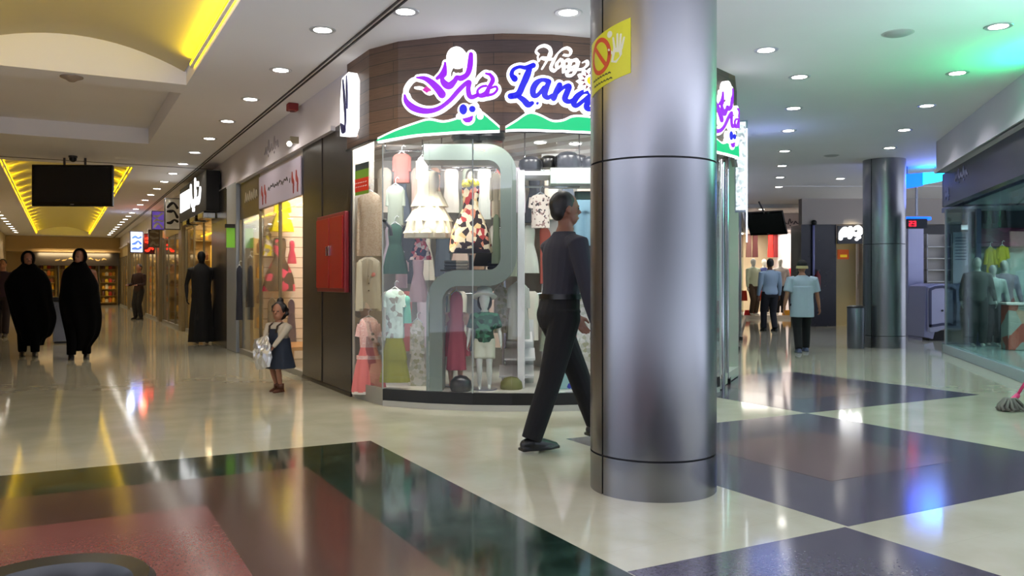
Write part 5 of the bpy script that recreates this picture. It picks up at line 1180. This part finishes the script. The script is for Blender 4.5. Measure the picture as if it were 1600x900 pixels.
# far clothes shop at the end
w = MB(); w.box(6.6, 9.1, 29, 29.1, 0, 2.8); w.box(6.55, 6.65, 26.3, 29, 0, 2.8); struct(w, 'wall_far_shop_interior', mat('far_cream', '#c8b898', .5))
w = MB(); w.box(6.6, 9.2, 26.2, 29.1, 2.78, 2.82); struct(w, 'ceiling_far_shop', wht)
w = MB(); w.box(6.9, 9.1, 25.9, 29, 0, .1); struct(w, 'floor_far_platform', mat('platform_white', '#d8d2cc', .3))
lamp('far_shop_light', 'AREA', (7.9, 27.3, 2.76), 100, (1, .93, .82), 2.2, (0, 0, 0), sy=2.2)
scribble('dark Persian lettering on the pale fascia above the far clothes shop', lambda s, z, o: tuple(Vector((8.1, 25.99-o, 2.95))+Vector((s, 0, z))), 7, '#585464', h=.16, w=.035)
mats_ = [('#c8d4b8', '#4a3a2c', 'pale green sweater and brown trousers, leftmost in the far shop'), ('#26346c', '#202028', 'navy jacket, second from left in the far shop'), (None, '#181820', 'black and white plaid shirt in the far shop'), ('#c01828', '#20182a', 'red jacket, rightmost in the far shop')]
plaid = pattern_mat('plaid', ['#c8c4c0', '#4a4448', '#b8a8a0', '#e0dcd8'], 9, 'plaid')
for k, (px, Z) in enumerate(((1177, 25.9), (1194, 26.8), (1219, 26.2), (1241, 26.9))):
    tc_, bc, l = mats_[k]
    t, d = human('mannequin', 'white mannequin in a '+l, 'mannequin', (P(px, 0, Z).x, Z, .1), math.pi+(.4, .2, -.2, -.5)[k], 1.78, stand['feet'], [(-.17, .05, .50), (.17, .06, .48)], dict(skin=mw, top=mat('mt%d' % k, tc_, .8) if tc_ else plaid, bottom=mat('mb%d' % k, bc, .8)), face=False, hair=None, shoes=False, vox=.02, group='mannequins in the far clothes shop')
for k, (px, col, l) in enumerate(((1170, '#5c3a34', 'brown'), (1180, '#4a1c1c', 'maroon'), (1204, '#d83028', 'scarlet'), (1212, '#7c1c20', 'dark red'), (1222, '#1c4a30', 'dark green'), (1229, '#d8a818', 'yellow'), (1236, '#2c2430', 'black'), (1245, '#c02838', 'crimson'), (1252, '#8a8ca0', 'grey-blue'))):
    Z = 28.5; p = P(px, 402, Z); garment('hung_shirt', '%s shirt hanging high on the back wall of the far clothes shop' % l, 'coat', 0, 0, 0, 0, 0, mat('hs%d' % k, col, .8), P0=p, size=(.24, .85), group='shirts on the far shop\'s back wall', cat='shirt', hanger=False)
for k, (px, py, col, l) in enumerate(((1160, 472, '#d83a20', 'red shorts left of the green sweater mannequin'), (1187, 470, '#e04820', 'orange-red shorts right of the green sweater mannequin'), (1232, 484, '#e0a030', 'yellow folded cloth behind the person in the cap'), (1172, 494, '#c82020', 'red shoe pair at the platform edge'))):
    p = P(px, py+12, 25.95); p.z = max(.1, p.z) if k != 3 else .1
    garment('display_shorts' if k < 2 else 'display_cloth', l, 'shorts', 0, 0, 0, 0, 0, mat('ds%d' % k, col, .7), P0=(p.x, 26.0, .1 if k > 1 else .55), size=(.34, .16 if k > 1 else .32), hanger=False, group='small goods at the far shop\'s platform', cat='clothes')
# service pole with fire extinguisher on the dark stone
t = thing('service_pole', 'thin pale blue vertical pipe on the dark stone at the corridor end', 'pipe'); p = P(1272, 0, 21.3)
MB().tube([(p.x, 21.34, .9), (p.x, 21.34, 2.62)], .03, 12).build('pipe', mat('pipe_blue', '#8c90c8', .4), t, smooth=True); MB().ell((p.x, 21.3, 2.66), (.07, .07, .07), 12).build('camera_dome', black, t, smooth=True)
t = thing('fire_extinguisher', 'red fire extinguisher at the foot of the pale blue pipe', 'fire extinguisher', (P(1277, 0, 21.3).x, 21.28, 0))
MB().lathe([(.06, .95), (.075, .97), (.075, 1.3), (.03, 1.38), (.03, 1.42)], 18).build('cylinder', mat('ext_red', '#6a1420', .4), t, smooth='auto'); MB().box(-.02, .06, -.02, .02, 1.42, 1.46).build('handle', black, t)
# leather shop sign letters
t = thing('shop_sign', 'glowing white Persian letters on the black fascia left of the far steel column', 'sign')
Zs = 21.29; f = Flat(lambda s, z, o: (s, Zs-o, z))
def PS(l): return [(P(x, y, Zs).x, P(x, y, Zs).z, w_/F*Zs) for x, y, w_ in l]
for q in ([(1313, 373, 5), (1314, 364, 6), (1320, 358, 7), (1322, 366, 7), (1316, 368, 6)], [(1328, 356, 5), (1330, 364, 6), (1327, 371, 5)], [(1334, 358, 4), (1340, 355, 6), (1344, 362, 7), (1338, 367, 6), (1333, 364, 4)]): f.stroke(PS(q), 0, .05)
for (x, y) in ((1338, 374), (1342, 371)): q = PS([(x, y, 4)])[0]; f.disc(q[0], q[1], .035, 0, .05)
f.mb.build('letters', mat('sign_glow', '#ffffff', .5, em=3), t)
t = thing('door_poster', 'orange notice on the cream door under the white letters', 'notice'); a, b = P(1309, 390, 21.88), P(1326, 405, 21.88)
MB().box(a.x, b.x, 21.87, 21.9, b.z, a.z).build('sheet', mat('orange_sheet', '#d86018', .5, em=.2), t); MB().box(a.x+.06, b.x-.05, 21.86, 21.87, b.z+.05, b.z+.12).build('yellow_text', mat('yellow_text', '#ffd020', .5, em=.3), t)
t = thing('door_handle_bar', 'dark pull handle on the cream door', 'door handle'); p = P(1343, 440, 21.85); MB().tube([(p.x, 21.9, p.z-.15), (p.x, 21.84, p.z-.13), (p.x, 21.84, p.z+.13), (p.x, 21.9, p.z+.15)], .015, 8).build('bar', black, t, smooth=True); MB().box(p.x-.03, p.x+.03, 21.885, 21.9, p.z-.2, p.z+.2).build('backplate', frame_m, t)
lamp('door_light', 'SPOT', (8.7, 21.0, 2.9), 60, (1, .85, .5), .1, (math.radians(15), 0, 0), angle=90)
# grey bin before column
t = thing('litter_bin', 'dark steel cylindrical litter bin left of the far steel column', 'bin', (P(1337, 0, 14.3).x, 14.3, 0))
MB().lathe([(.13, 0), (.14, .02), (.14, .70), (.13, .72)], 28).build('body', mat('bin_steel', '#6c6e78', .35, .8), t, smooth='auto'); MB().lathe([(.142, .70), (.146, .72), (.10, .74)], 28).build('lid', black, t, smooth='auto')
# left corridor bin
t = thing('litter_bin', 'tall silver litter bin with black top behind the two women', 'bin', (P(96, 0, 15.6).x, 15.6, 0), RA)
MB().box(-.14, .14, -.14, .14, .03, .78).build('body', steel, t, bevel=.01); MB().box(-.15, .15, -.15, .15, .78, .86).build('lid', black, t, bevel=.01); MB().box(-.12, .12, -.12, .12, 0, .03).build('base', black, t)
# foreground black bin
t = thing('litter_bin', 'black round litter bin rim in the bottom left corner, close to the camera', 'bin', (-1.07, 1.93, 0))
MB().lathe([(.16, 0), (.17, .01), (.19, .40), (.185, .40), (.165, .012)], 48).build('body', blackm, t, smooth='auto')
MB().lathe([(.19, .39), (.222, .40), (.226, .435), (.21, .452), (.175, .44), (.155, .40), (.15, .37)], 64).build('rim', mat('bin_rim', '#1a1917', .32), t, smooth='auto')
# second steel column group at right: clad square column, kiosk
t = thing('clad_column', 'pale lilac metal clad column with a red digital display, right of the steel column', 'column')
cl_m = mat('lilac_metal', '#9c9cb8', .35, .5); a, b = P(1419, 0, 17.0), P(1434, 0, 17.0); z1_ = P(0, 352, 17.0).z
for (z0, z2) in ((0, .68), (.69, z1_)): MB().box(a.x, b.x, 17.0, 17.4, z0, z2).build('cladding', cl_m, t, bevel=.005)
MB().box(b.x+.005, P(1444, 0, 17.0).x, 17.02, 17.4, 0, z1_).build('side_cladding', cl_m, t, bevel=.005)
t = thing('digital_display', 'black display with a red glowing number on top of the lilac column', 'display'); q, r = P(1417, 357, 16.5), P(1447, 342, 16.5)
MB().box(q.x+.3, r.x, 16.58, 17.0, q.z+.05, r.z-.05).build('bracket', grey_m, t); MB().box(q.x, r.x, 16.45, 16.58, q.z, r.z).build('case', blackm, t)
f = Flat(lambda s, z, o: (s, 16.45-o, z)); cx = P(1425, 0, 16.45).x; cz = P(0, 349.5, 16.45).z
for dx in (-.03, .05):
    for seg in ([(dx-.02, .045), (dx+.02, .045)], [(dx+.02, .045), (dx+.02, 0)], [(dx-.02, 0), (dx+.02, 0)], [(dx+.02 if dx > 0 else dx-.02, 0), (dx+.02 if dx > 0 else dx-.02, -.045)], [(dx-.02, -.045), (dx+.02, -.045)]):
        f.stroke([(cx+x, cz+z, .014) for x, z in seg], 0, .008, n=2, smooth=False)
f.mb.build('red_digits', mat('red_led', '#ff1020', .5, em=6), t)
t = thing('information_kiosk', 'pale lilac kiosk with a rounded front door and dark arched outline', 'kiosk', (0, 0, 0))
Zk = 16.2
def K(x, y): p = P(x, y, Zk); return (p.x, p.z)
MB().prism([K(1444, 527), K(1447, 447), K(1462, 443), K(1500, 443), K(1503, 450), K(1497, 517), K(1478, 512), K(1462, 514), K(1458, 530)], Zk, Zk+.7).build('body', cl_m, t, bevel=.01)
MB().prism([K(1448, 449), K(1460, 445), K(1480, 443), K(1490, 447), K(1497, 515), K(1486, 517), K(1472, 513), K(1460, 518), K(1448, 519)], Zk-.12, Zk).build('front_shell', mat('kiosk_light', '#a6a6be', .35, .3), t, bevel=.02)
f = Flat(lambda s, z, o: (s, Zk-.12-o, z)); f.stroke([(*K(x, y), .05) for x, y in ((1448, 508), (1448, 455), (1449, 452))]+[(*K(x, y), .05) for x, y in ((1456, 449), (1467, 448), (1480, 450), (1486, 453), (1487, 480), (1486, 508), (1478, 506), (1467, 506), (1456, 508), (1448, 509))], 0, .02, smooth=False); f.mb.build('dark_outline', mat('dark_outline', '#3c3e58', .4), t)
f = Flat(lambda s, z, o: (s, Zk-.12-o, z)); q = K(1467, 485); f.disc(q[0], q[1], .02, 0, .02); f.mb.build('lock', black, t)
MB().box(K(1453, 0)[0], K(1476, 0)[0], Zk+.02, Zk+.3, 0, .2).build('base', black, t)
# blue light box and glow
blue_em = mat('blue_glow', '#0050ff', .5, em=3.0); cyan_em = mat('cyan_glow', '#20c8ff', .5, em=4)
t = thing('blue_light_box', 'glowing blue and cyan light panel under the ceiling behind the steel column', 'sign'); Zb = 15.3
a, b, c_ = P(1414, 0, Zb), P(1442, 0, Zb), P(1475, 0, Zb)
MB().prism([(a.x, P(0, 294, Zb).z), (b.x, P(0, 290, Zb).z), (b.x, P(0, 270, Zb).z), (a.x, P(0, 272, Zb).z)], Zb, Zb+.25).build('blue_panel', blue_em, t)
MB().prism([(b.x, P(0, 288, Zb).z), (c_.x, P(0, 282, Zb).z), (c_.x, P(0, 268, Zb).z), (b.x, P(0, 270, Zb).z)], Zb-.02, Zb+.25).build('cyan_panel', cyan_em, t)
for x_ in (a.x+.1, c_.x-.1): MB().tube([(x_, Zb+.12, P(0, 272, Zb).z), (x_, Zb+.12, CEIL)], .012, 8).build('hanger', grey_m, t)
lamp('blue_glow_light', 'POINT', (b.x, Zb-.4, 2.85), 22, (.15, .22, 1), .4)
lamp('blue_glow_light', 'POINT', Cc(.15, 12.2, 2.8), 7, (.3, .4, 1), .3)
t = thing('blue_strip', 'thin blue glowing strip over the red digital display', 'light'); q, r = P(1415, 342, 16.7), P(1455, 339, 16.7); MB().box(q.x, r.x, 16.7, 16.75, q.z-.02, r.z).build('strip', blue_em, t); MB().box(q.x, r.x, 16.75, 16.8, q.z-.04, r.z+.02).build('channel', grey_m, t); MB().box((q.x+r.x)/2-.02, (q.x+r.x)/2+.02, 16.76, 16.79, r.z, CEIL).build('hanger', grey_m, t)
# goods wall behind kiosk
t = thing('goods_rack', 'tall rack of small pale packets seen between the lilac column and the glass', 'rack'); q = P(1450, 0, 20)
MB().box(q.x, q.x+.6, 20.3, 20.34, 0.05, 2.3).build('back_panel', mat('rack_back', '#b8b4b0', .5), t)
for k in range(7): MB().box(q.x, q.x+.6, 20.05, 20.3, .3+.28*k, .32+.28*k).build('shelf', wht, t)
for x_ in (q.x, q.x+.58): MB().box(x_, x_+.02, 20.05, 20.3, 0, 2.3).build('side_panel', grey_m, t)
# ================================================================ RIGHT SHOP (s = 2.9)
t = thing('storefront', 'large glass shopfront with navy header along the right edge', 'shop front', (0, 0, 0), RC)
MB().box(2.88, 2.98, 7.0, 14.95, 0, .13).build('plinth', mat('pale_plinth', '#8fa0a4', .3), t, bevel=.004)
MB().box(2.88, 5.0, 14.93, 14.99, 0, .13).build('plinth', mat('pale_plinth', '#8fa0a4', .3), t, bevel=.004)
for a, b in ((7.03, 9.4), (9.43, 11.8), (11.83, 14.9)): MB().box(2.91, 2.92, a, b, .13, 2.32).build('glass_pane', gl_dark, t)
MB().box(2.93, 3.35, 14.95, 14.96, .13, 2.32).build('glass_pane', gl_dark, t)
MB().box(2.90, 2.93, 14.92, 14.96, .13, 2.32).build('corner_strip', grey_m, t)
MB().box(3.35, 3.42, 14.9, 15.0, .0, 2.32).build('post', mat('blue_grey_post', '#5c6488', .3, .5), t)
scribble('faint grey lettering on the navy panel above the right shop', lambda s, z, o: tuple(Cc(2.72-o, 13.3-s, 2.6+z)), 5, '#6c6c88', h=.14, w=.03)
scribble('small pale mark on the navy panel near its far corner', lambda s, z, o: tuple(Cc(2.72-o, 13.95-s, 2.42+z)), 2, '#7078a8', h=.12, w=.04)
w = MB(); w.box(3.4, 5.0, 15.6, 15.7, 0, 2.32); w.box(4.9, 5.0, 7.0, 15.6, 0, 2.32); struct(w, 'wall_right_shop', mat('pale_teal_wall', '#a4bcb8', .4), rz=RC)
w = MB(); w.box(3.0, 5.0, 7.0, 15.7, 2.32, 2.4); struct(w, 'ceiling_right_shop', mat('grey_blue_ceiling', '#8a90a0', .5), rz=RC)
w = MB(); w.box(2.98, 5.0, 7.0, 15.6, 0, .12); struct(w, 'floor_right_shop', mat('teal_floor', '#8ca4a4', .15), rz=RC)
for s_, t_ in ((3.5, 10.5), (3.7, 12.2), (3.8, 13.6), (4.2, 14.6)): lamp('right_shop_light', 'SPOT', Cc(s_, t_, 2.3), 150, (.85, 1, .97), .04)
#lamp('right_shop_light', 'AREA', Cc(4.1, 10.0, 2.28), 40, (.85, .95, 1), 1.4, (0, 0, RC), sy=4)
def CP(px, py, tt=15.45):
    k = (px-800)/F; ca, sa = math.cos(RC), math.sin(RC); s = tt*(sa+ca*k)/(ca-sa*k); Z = sa*s+ca*tt; p = Cc(s, tt, EYE-(py-HZ)/F*Z); return p, s, Z
def GR(name, label, kind, px0, px1, py0, py1, m, tt=15.4, **k):
    p, s, Z = CP((px0+px1)/2, py1, tt); return garment(name, label, kind, 0, 0, 0, 0, 0, m, P0=p, size=((px1-px0)/F*Z, (py1-py0)/F*Z), yaw=RC, **k)
p, s0, Z = CP(1520, 385); p2, s1_, Z = CP(1612, 355)
t = thing('purple_signboard', 'purple and magenta patterned board above the yellow shirts in the right shop', 'sign', (0, 0, 0), RC); MB().box(s0, s1_, 15.5, 15.56, p.z, p2.z).build('board', pattern_mat('purple_pattern', ['#6a3050', '#7c3060', '#583858', '#903868', '#7a4a6a'], 5), t); MB().box(s0, s1_, 15.48, 15.57, p.z-.03, p.z).build('edge', blackm, t)
dk = MB(); dk.box(3.42, 4.9, 15.55, 15.6, p2.z, 2.32); struct(dk, 'wall_right_shop_upper', mat('dark_upper', '#4a4a5c', .5), rz=RC)
GR('black_bag', 'black bag hanging at the left above the purple board', 'coat', 1522, 1537, 322, 356, blackm, group='black bags above the purple board', cat='bag', sleeves=(.6, .02, .02))
GR('black_jacket', 'black jacket hanging in the middle above the purple board', 'coat', 1537, 1553, 318, 357, mat('charcoal_black', '#15161c', .7), group='black bags above the purple board', cat='jacket', sleeves=(.7, .03, .03))
GR('black_trousers', 'narrow black trousers hanging at the right above the purple board', 'robe', 1560, 1574, 318, 355, blackm, group='black bags above the purple board', cat='trousers')
yc = mat('mustard_cloth', '#a8a41c', .8)
GR('yellow_shirt', 'mustard yellow shirt, left of two in the right shop', 'coat', 1539, 1556, 386, 432, yc, group='yellow shirts in the right shop', cat='shirt', sleeves=(.5, .04, .035))
GR('yellow_shirt', 'mustard yellow shirt, right of two in the right shop', 'coat', 1557, 1575, 384, 418, yc, group='yellow shirts in the right shop', cat='shirt', sleeves=(.5, .04, .035))
for k, (px, tc_, bc, l, H) in enumerate(((1527, '#3a4040', '#181c20', 'dark jacket behind the glass corner', 1.42), (1551, '#8c9c9c', '#20242c', 'pale grey top under the yellow shirts', 1.3), (1569, '#6a6878', '#5c1020', 'grey top and maroon trousers', 1.38))):
    p, s, Z = CP(px, 500, 14.75+.23*k)
    human('mannequin', 'mannequin in a '+l+' in the right shop', 'mannequin', (p.x, p.y, .12), RC+math.pi, H, stand['feet'], [(-.17, .05, .50), (.17, .05, .5)], dict(skin=mat('mannequin_grey', '#a8b0ac', .4), top=mat('rt%d' % k, tc_, .8), bottom=mat('rb%d' % k, bc, .8)), face=False, hair=None, shoes=False, vox=.016, group='mannequins in the right shop')
p, s, Z = CP(1590, 500, 14.2); t = thing('display_counter', 'low counter with a red and orange front near the right edge', 'counter', (0, 0, 0), RC); MB().box(s-.15, s+.5, 14.1, 14.5, .12, .8).build('body', pattern_mat('counter_front', ['#b85848', '#c8a890', '#b0b8b0', '#c06050'], 4), t, bevel=.01); MB().box(s-.18, s+.53, 14.07, 14.52, .8, .83).build('top', wht, t)
t = thing('price_notice', 'white notice sheet taped on the glass corner of the right shop', 'notice', (0, 0, 0), RC); MB().box(3.02, 3.24, 14.94, 14.948, 1.12, 1.95).build('sheet', mat('notice_white', '#b8bcd4', .5), t)
for k in range(8): MB().box(3.05, 3.21, 14.936, 14.94, 1.5+.05*k, 1.515+.05*k).build('text_line', mat('notice_ink', '#6c7090', .5), t)
# green neon beyond the frame on the right shop band lights the ceiling and the column
t = thing('green_neon_sign', 'green neon bar on the white band at the far right, lighting the ceiling', 'sign', (0, 0, 0), RC)
MB().box(2.52, 2.6, 8.35, 9.2, 2.86, 3.12).build('green_tube', mat('green_neon', '#20ffa0', .5, em=22), t); MB().box(2.57, 2.6, 8.3, 9.25, 2.82, 3.16).build('backing', grey_m, t)
lamp('green_neon_glow', 'POINT', Cc(1.9, 7.1, 2.35), 20, (.15, 1, .62), .3)
# mop
p = P(1577, 640, 7.4); t = thing('mop', 'grey string mop with pink handle lying at the right edge of the floor', 'mop', (p.x, 7.4, 0))
m_ = MB(); rnd = random.Random(3)
for k in range(60):
    a_ = rnd.uniform(0, 6.28); r_ = rnd.uniform(.04, .115); z_ = rnd.uniform(.02, .06)
    m_.tube([(0, 0, .10), (r_*.5*math.cos(a_), r_*.5*math.sin(a_), z_+.05), (r_*math.cos(a_), r_*math.sin(a_)*.8, z_), (r_*1.1*math.cos(a_+.2), r_*.9*math.sin(a_+.2), .014)], .013, 6)
m_.build('strings', mat('mop_grey', '#6a6660', .9), t, smooth=True)
MB().tube([(.02, 0, .08), (.09, .02, .14)], [.03, .022], 10).build('socket', mat('mop_pink', '#d03870', .4), t, smooth=True)
MB().tube([(.08, .02, .13), (.75, .1, 1.1)], .013, 10).build('handle', mat('mop_pink', '#d03870', .4), t, smooth=True)

# ================================================================ PEOPLE
man_shirt = mat('charcoal_shirt', '#2c2c36', .9); man_tr = mat('black_trousers', '#08080b', .9)
t, d = human('person', 'man in a dark shirt and black trousers walking right behind the steel column', 'person', (.32, 5.75, 0), math.radians(-65), 1.77,
    [(-.035, .20, .012), (.04, -.14, 0)], [(-.13, .16, .50), (.165, .075, .485)], dict(skin=shaded_skin, top=man_shirt, bottom=man_tr, shoe=shoe_m, hair=hair_m), vox=.0065, top_z=.585, lean=.35, head_yaw=-.1, bulk=1.02, hair='short')
MB().loft([rrect(.176, .122, 32, z=1.03, cy=.012), rrect(.174, .120, 32, z=1.065, cy=.014)]).build('belt', mat('belt', '#050505', .4), t, smooth='auto')
m_ = MB(); s_, e_, w_ = d['arms'][1]; d_ = (w_-e_).normalized(); m_.tube([w_-d_*.012, w_+d_*.012], .031, 16); m_.build('watch', chrome, t)
# women in chadors
def chador(t, d, prof, H, name='chador', m=None, side=0):
    hp_ = d['hp']; rings = []
    q = crom(prof, 4)
    for (z, hw, hd, cx, cy) in q:
        f_ = max(0, 1.3-z)*.09; rings.append(rrect(hw, hd, 56, f_, 9, z*2.2, cx=cx, cy=cy, z=z))
    MB().loft(rings).build(name, m, t, smooth='auto')
    hc = hp_(0, -.010, .010)
    # hood: shell round the head, open at the face
    mb = MB(); n = 24; rgs = []
    for i in range(10):
        a_ = math.radians(-62+ i*(152/9)); ring = []
        for j in range(n+1):
            th = math.radians(-90-0+ (j/n)*360)
            ring.append(None)
    R_ = H*.068; e = MB()
    for i in range(13):
        el = math.radians(-75+150*i/12)
        ring = []
        for j in range(n+1):
            half = math.radians(42 if abs(math.degrees(el)) < 50 else 42*max(0, (75-abs(math.degrees(el)))/25))
            th = math.radians(90)+half+(2*math.pi-2*half)*j/n
            ring.append(hc+Vector((R_*.86*math.cos(el)*math.cos(th), R_*1.0*math.cos(el)*math.sin(th), R_*1.12*math.sin(el))))
        rgs = rgs if i else []; rgs.append([tuple(v) for v in ring])
    o = e.loft(rgs, cap=False, closed=False).build('hood', m, t, smooth=True)
    s = o.modifiers.new('thick', 'SOLIDIFY'); s.thickness = .012; s.offset = 0
ch_m = mat('chador_black', '#030304', .95, spec=.1)
face_m = mat('face_skin', '#8c5f4c', .55)
def woman(label, loc, yaw, H, prof, feet, hands=((-.13, .03, .52), (.13, .03, .53)), head_yaw=0):
    t, d = human('person', label, 'person', loc, yaw, H, feet, list(hands), dict(skin=face_m, bottom=ch_m, shoe=shoe_m), vox=.012, hair=None, head_yaw=head_yaw)
    chador(t, d, prof, H, m=ch_m); return t
woman('woman in a wide black chador, left of the two walking towards the camera', (-7.5, 12.9, 0), math.radians(208.5), 1.60,
      [(.16, .15, .13, -.05, 0), (.26, .17, .15, -.06, 0), (.33, .22, .17, -.09, 0), (.58, .29, .19, -.09, .01), (.83, .30, .2, -.04, .02), (1.08, .315, .2, .0, .02), (1.2, .28, .18, 0, .01), (1.3, .22, .14, 0, 0), (1.36, .15, .10, 0, -.005), (1.43, .085, .085, 0, -.02)],
      [(-.06, .10, 0), (.05, -.04, 0)], head_yaw=.2)
woman('woman in a billowing black chador, right of the two, head turned aside', (-6.48, 12.46, 0), math.radians(205), 1.62,
      [(.12, .13, .13, -.0, 0), (.2, .155, .14, -.01, 0), (.36, .215, .17, -.045, 0), (.6, .26, .19, -.04, .01), (.85, .27, .2, -.01, .02), (1.09, .25, .19, -.01, .02), (1.22, .22, .16, .01, .01), (1.32, .18, .13, .02, 0), (1.38, .13, .10, .01, -.005), (1.45, .085, .085, 0, -.02)],
      [(-.06, .0, 0), (.06, .10, 0)], head_yaw=-.5)
human('person', 'dark-haired person in dark purple clothes, partly cut off at the left edge', 'person', (P(4, 0, 17.4).x, 17.4, 0), math.radians(200), 1.62, [(-.05, .1, 0), (.05, -.08, 0)], [(-.16, .08, .5), (.16, -.02, .5)], dict(skin=skin_m, top=mat('purple_dark', '#2a1428', .8), bottom=mat('purple_black', '#1c101c', .8), shoe=shoe_m), vox=.014, bulk=1.1)
human('person', 'tiny distant person in dark clothes standing by the far glass shopfronts', 'person', tuple(A(2.1, 27.6)), math.radians(160), 1.68, [(-.05, 0, 0), (.05, .02, 0)], [(-.1, .16, .62), (.1, .16, .62)], dict(skin=skin_m, top=mat('dark_brown_top', '#2c1814', .8), bottom=blackm, shoe=shoe_m), vox=.018)
# two people in the right corridor
human('person', 'man in a pale blue shirt and dark trousers seen from behind, facing the mannequins', 'person', (P(1203, 0, 19.3).x, 19.3, 0), math.radians(8), 1.68, [(-.06, .06, 0), (.05, -.05, 0)], [(-.16, .02, .48), (.16, .05, .49)], dict(skin=shaded_skin, top=mat('pale_blue_shirt', '#8fa4b8', .8), bottom=mat('navy_black', '#12121c', .8), shoe=shoe_m), vox=.012, bulk=1.08)
t, d = human('person', 'person in a grey T-shirt, black trousers and a black cap walking away', 'person', (P(1253, 0, 13.6).x, 13.6, 0), math.radians(-4), 1.50, [(-.06, -.10, 0), (.07, .10, .0)], [(-.19, .0, .49), (.20, .04, .47)], dict(skin=skin_m, top=mat('grey_tee', '#9fb0bc', .85), bottom=man_tr, shoe=mat('grey_trainers', '#4c5470', .6), cap=mat('cap_black', '#14120e', .8), cap2=mat('cap_cream', '#b8a878', .8)), vox=.009, bulk=1.14, sleeve='short', hair='cap', hs=1.08, top_z=.47, tail=.385)
# toddler
tl = Vector((-2.44, 8.7, 0)); ty = math.radians(152)
ts = mat('toddler_shirt', '#b8ae9c', .85); nav = mat('toddler_navy', '#1c2636', .8)
t, d = human('person', 'toddler with dark curly hair in a navy pinafore, holding a silver bag', 'person', tl, ty, .93, [(-.05, .02, 0), (.05, -.03, 0)], [(-.06, .20, .50), (.10, .18, .50)], dict(skin=skin_m, top=ts, shoe=mat('brown_boot', '#5a3420', .6)), vox=.006, hs=1.5, bulk=1.25, hair='bun', curl=.7, head_yaw=.35)
H_ = .93
MB().loft([rrect(a_, b_, 40, f_, 8, z=z_) for z_, a_, b_, f_ in ((.25, .175, .14, .07), (.34, .155, .125, .05), (.44, .135, .108, .01), (.50, .128, .102, 0), (.56, .118, .096, 0))]).build('pinafore_skirt', nav, t, smooth='auto')
MB().loft([rrect(.062, .022, 20, z=.54, cy=.082), rrect(.06, .02, 20, z=.60, cy=.078), rrect(.05, .018, 20, z=.66, cy=.068)]).build('pinafore_bib', nav, t, smooth='auto')
for sg in (-1, 1): MB().tube([(sg*.045, .086, .62), (sg*.055, .075, .69), (sg*.055, .01, .722), (sg*.045, -.06, .68), (sg*.03, -.085, .60), (sg*.03, -.095, .55)], .013, 8, flat=.5).build('strap', mat('strap_brown', '#3a2c24', .8), t, smooth=True)
for (h, k, a) in d['legs']: MB().tube([a+Vector((0, 0, -.005)), a+Vector((0, 0, .05))], [.034, .036], 14).build('boot_cuff', mat('brown_boot', '#5a3420', .6), t, smooth=True)
# the silver bag: crumpled pillow held before her
mb = MB(); rnd = random.Random(5); rings = []; n = 26
for i in range(11):
    z = -.16+.32*i/10; w_ = .12*(.72+.28*math.sin(math.pi*(i+.5)/11)); dd_ = .055*math.sin(math.pi*(i+.3)/10.6)+.006
    rings.append([(w_*math.cos(2*math.pi*j/n)*(1+rnd.uniform(-.07, .07)), dd_*math.sin(2*math.pi*j/n)*(1+rnd.uniform(-.35, .35)), z+rnd.uniform(-.006, .006)) for j in range(n)])
mb.loft(rings); off = Vector((.02, .215, 0)); q = Matrix.Rotation(ty, 3, 'Z') @ off
o = mb.build('snack_bag', mat('silver_foil', '#dcdee2', .32, .8), None, loc=(tl.x+q.x, tl.y+q.y, .42), rz=ty)
o.rotation_euler = (.15, .25, ty); tag(o, 'crumpled silver foil bag held by the toddler', 'bag')
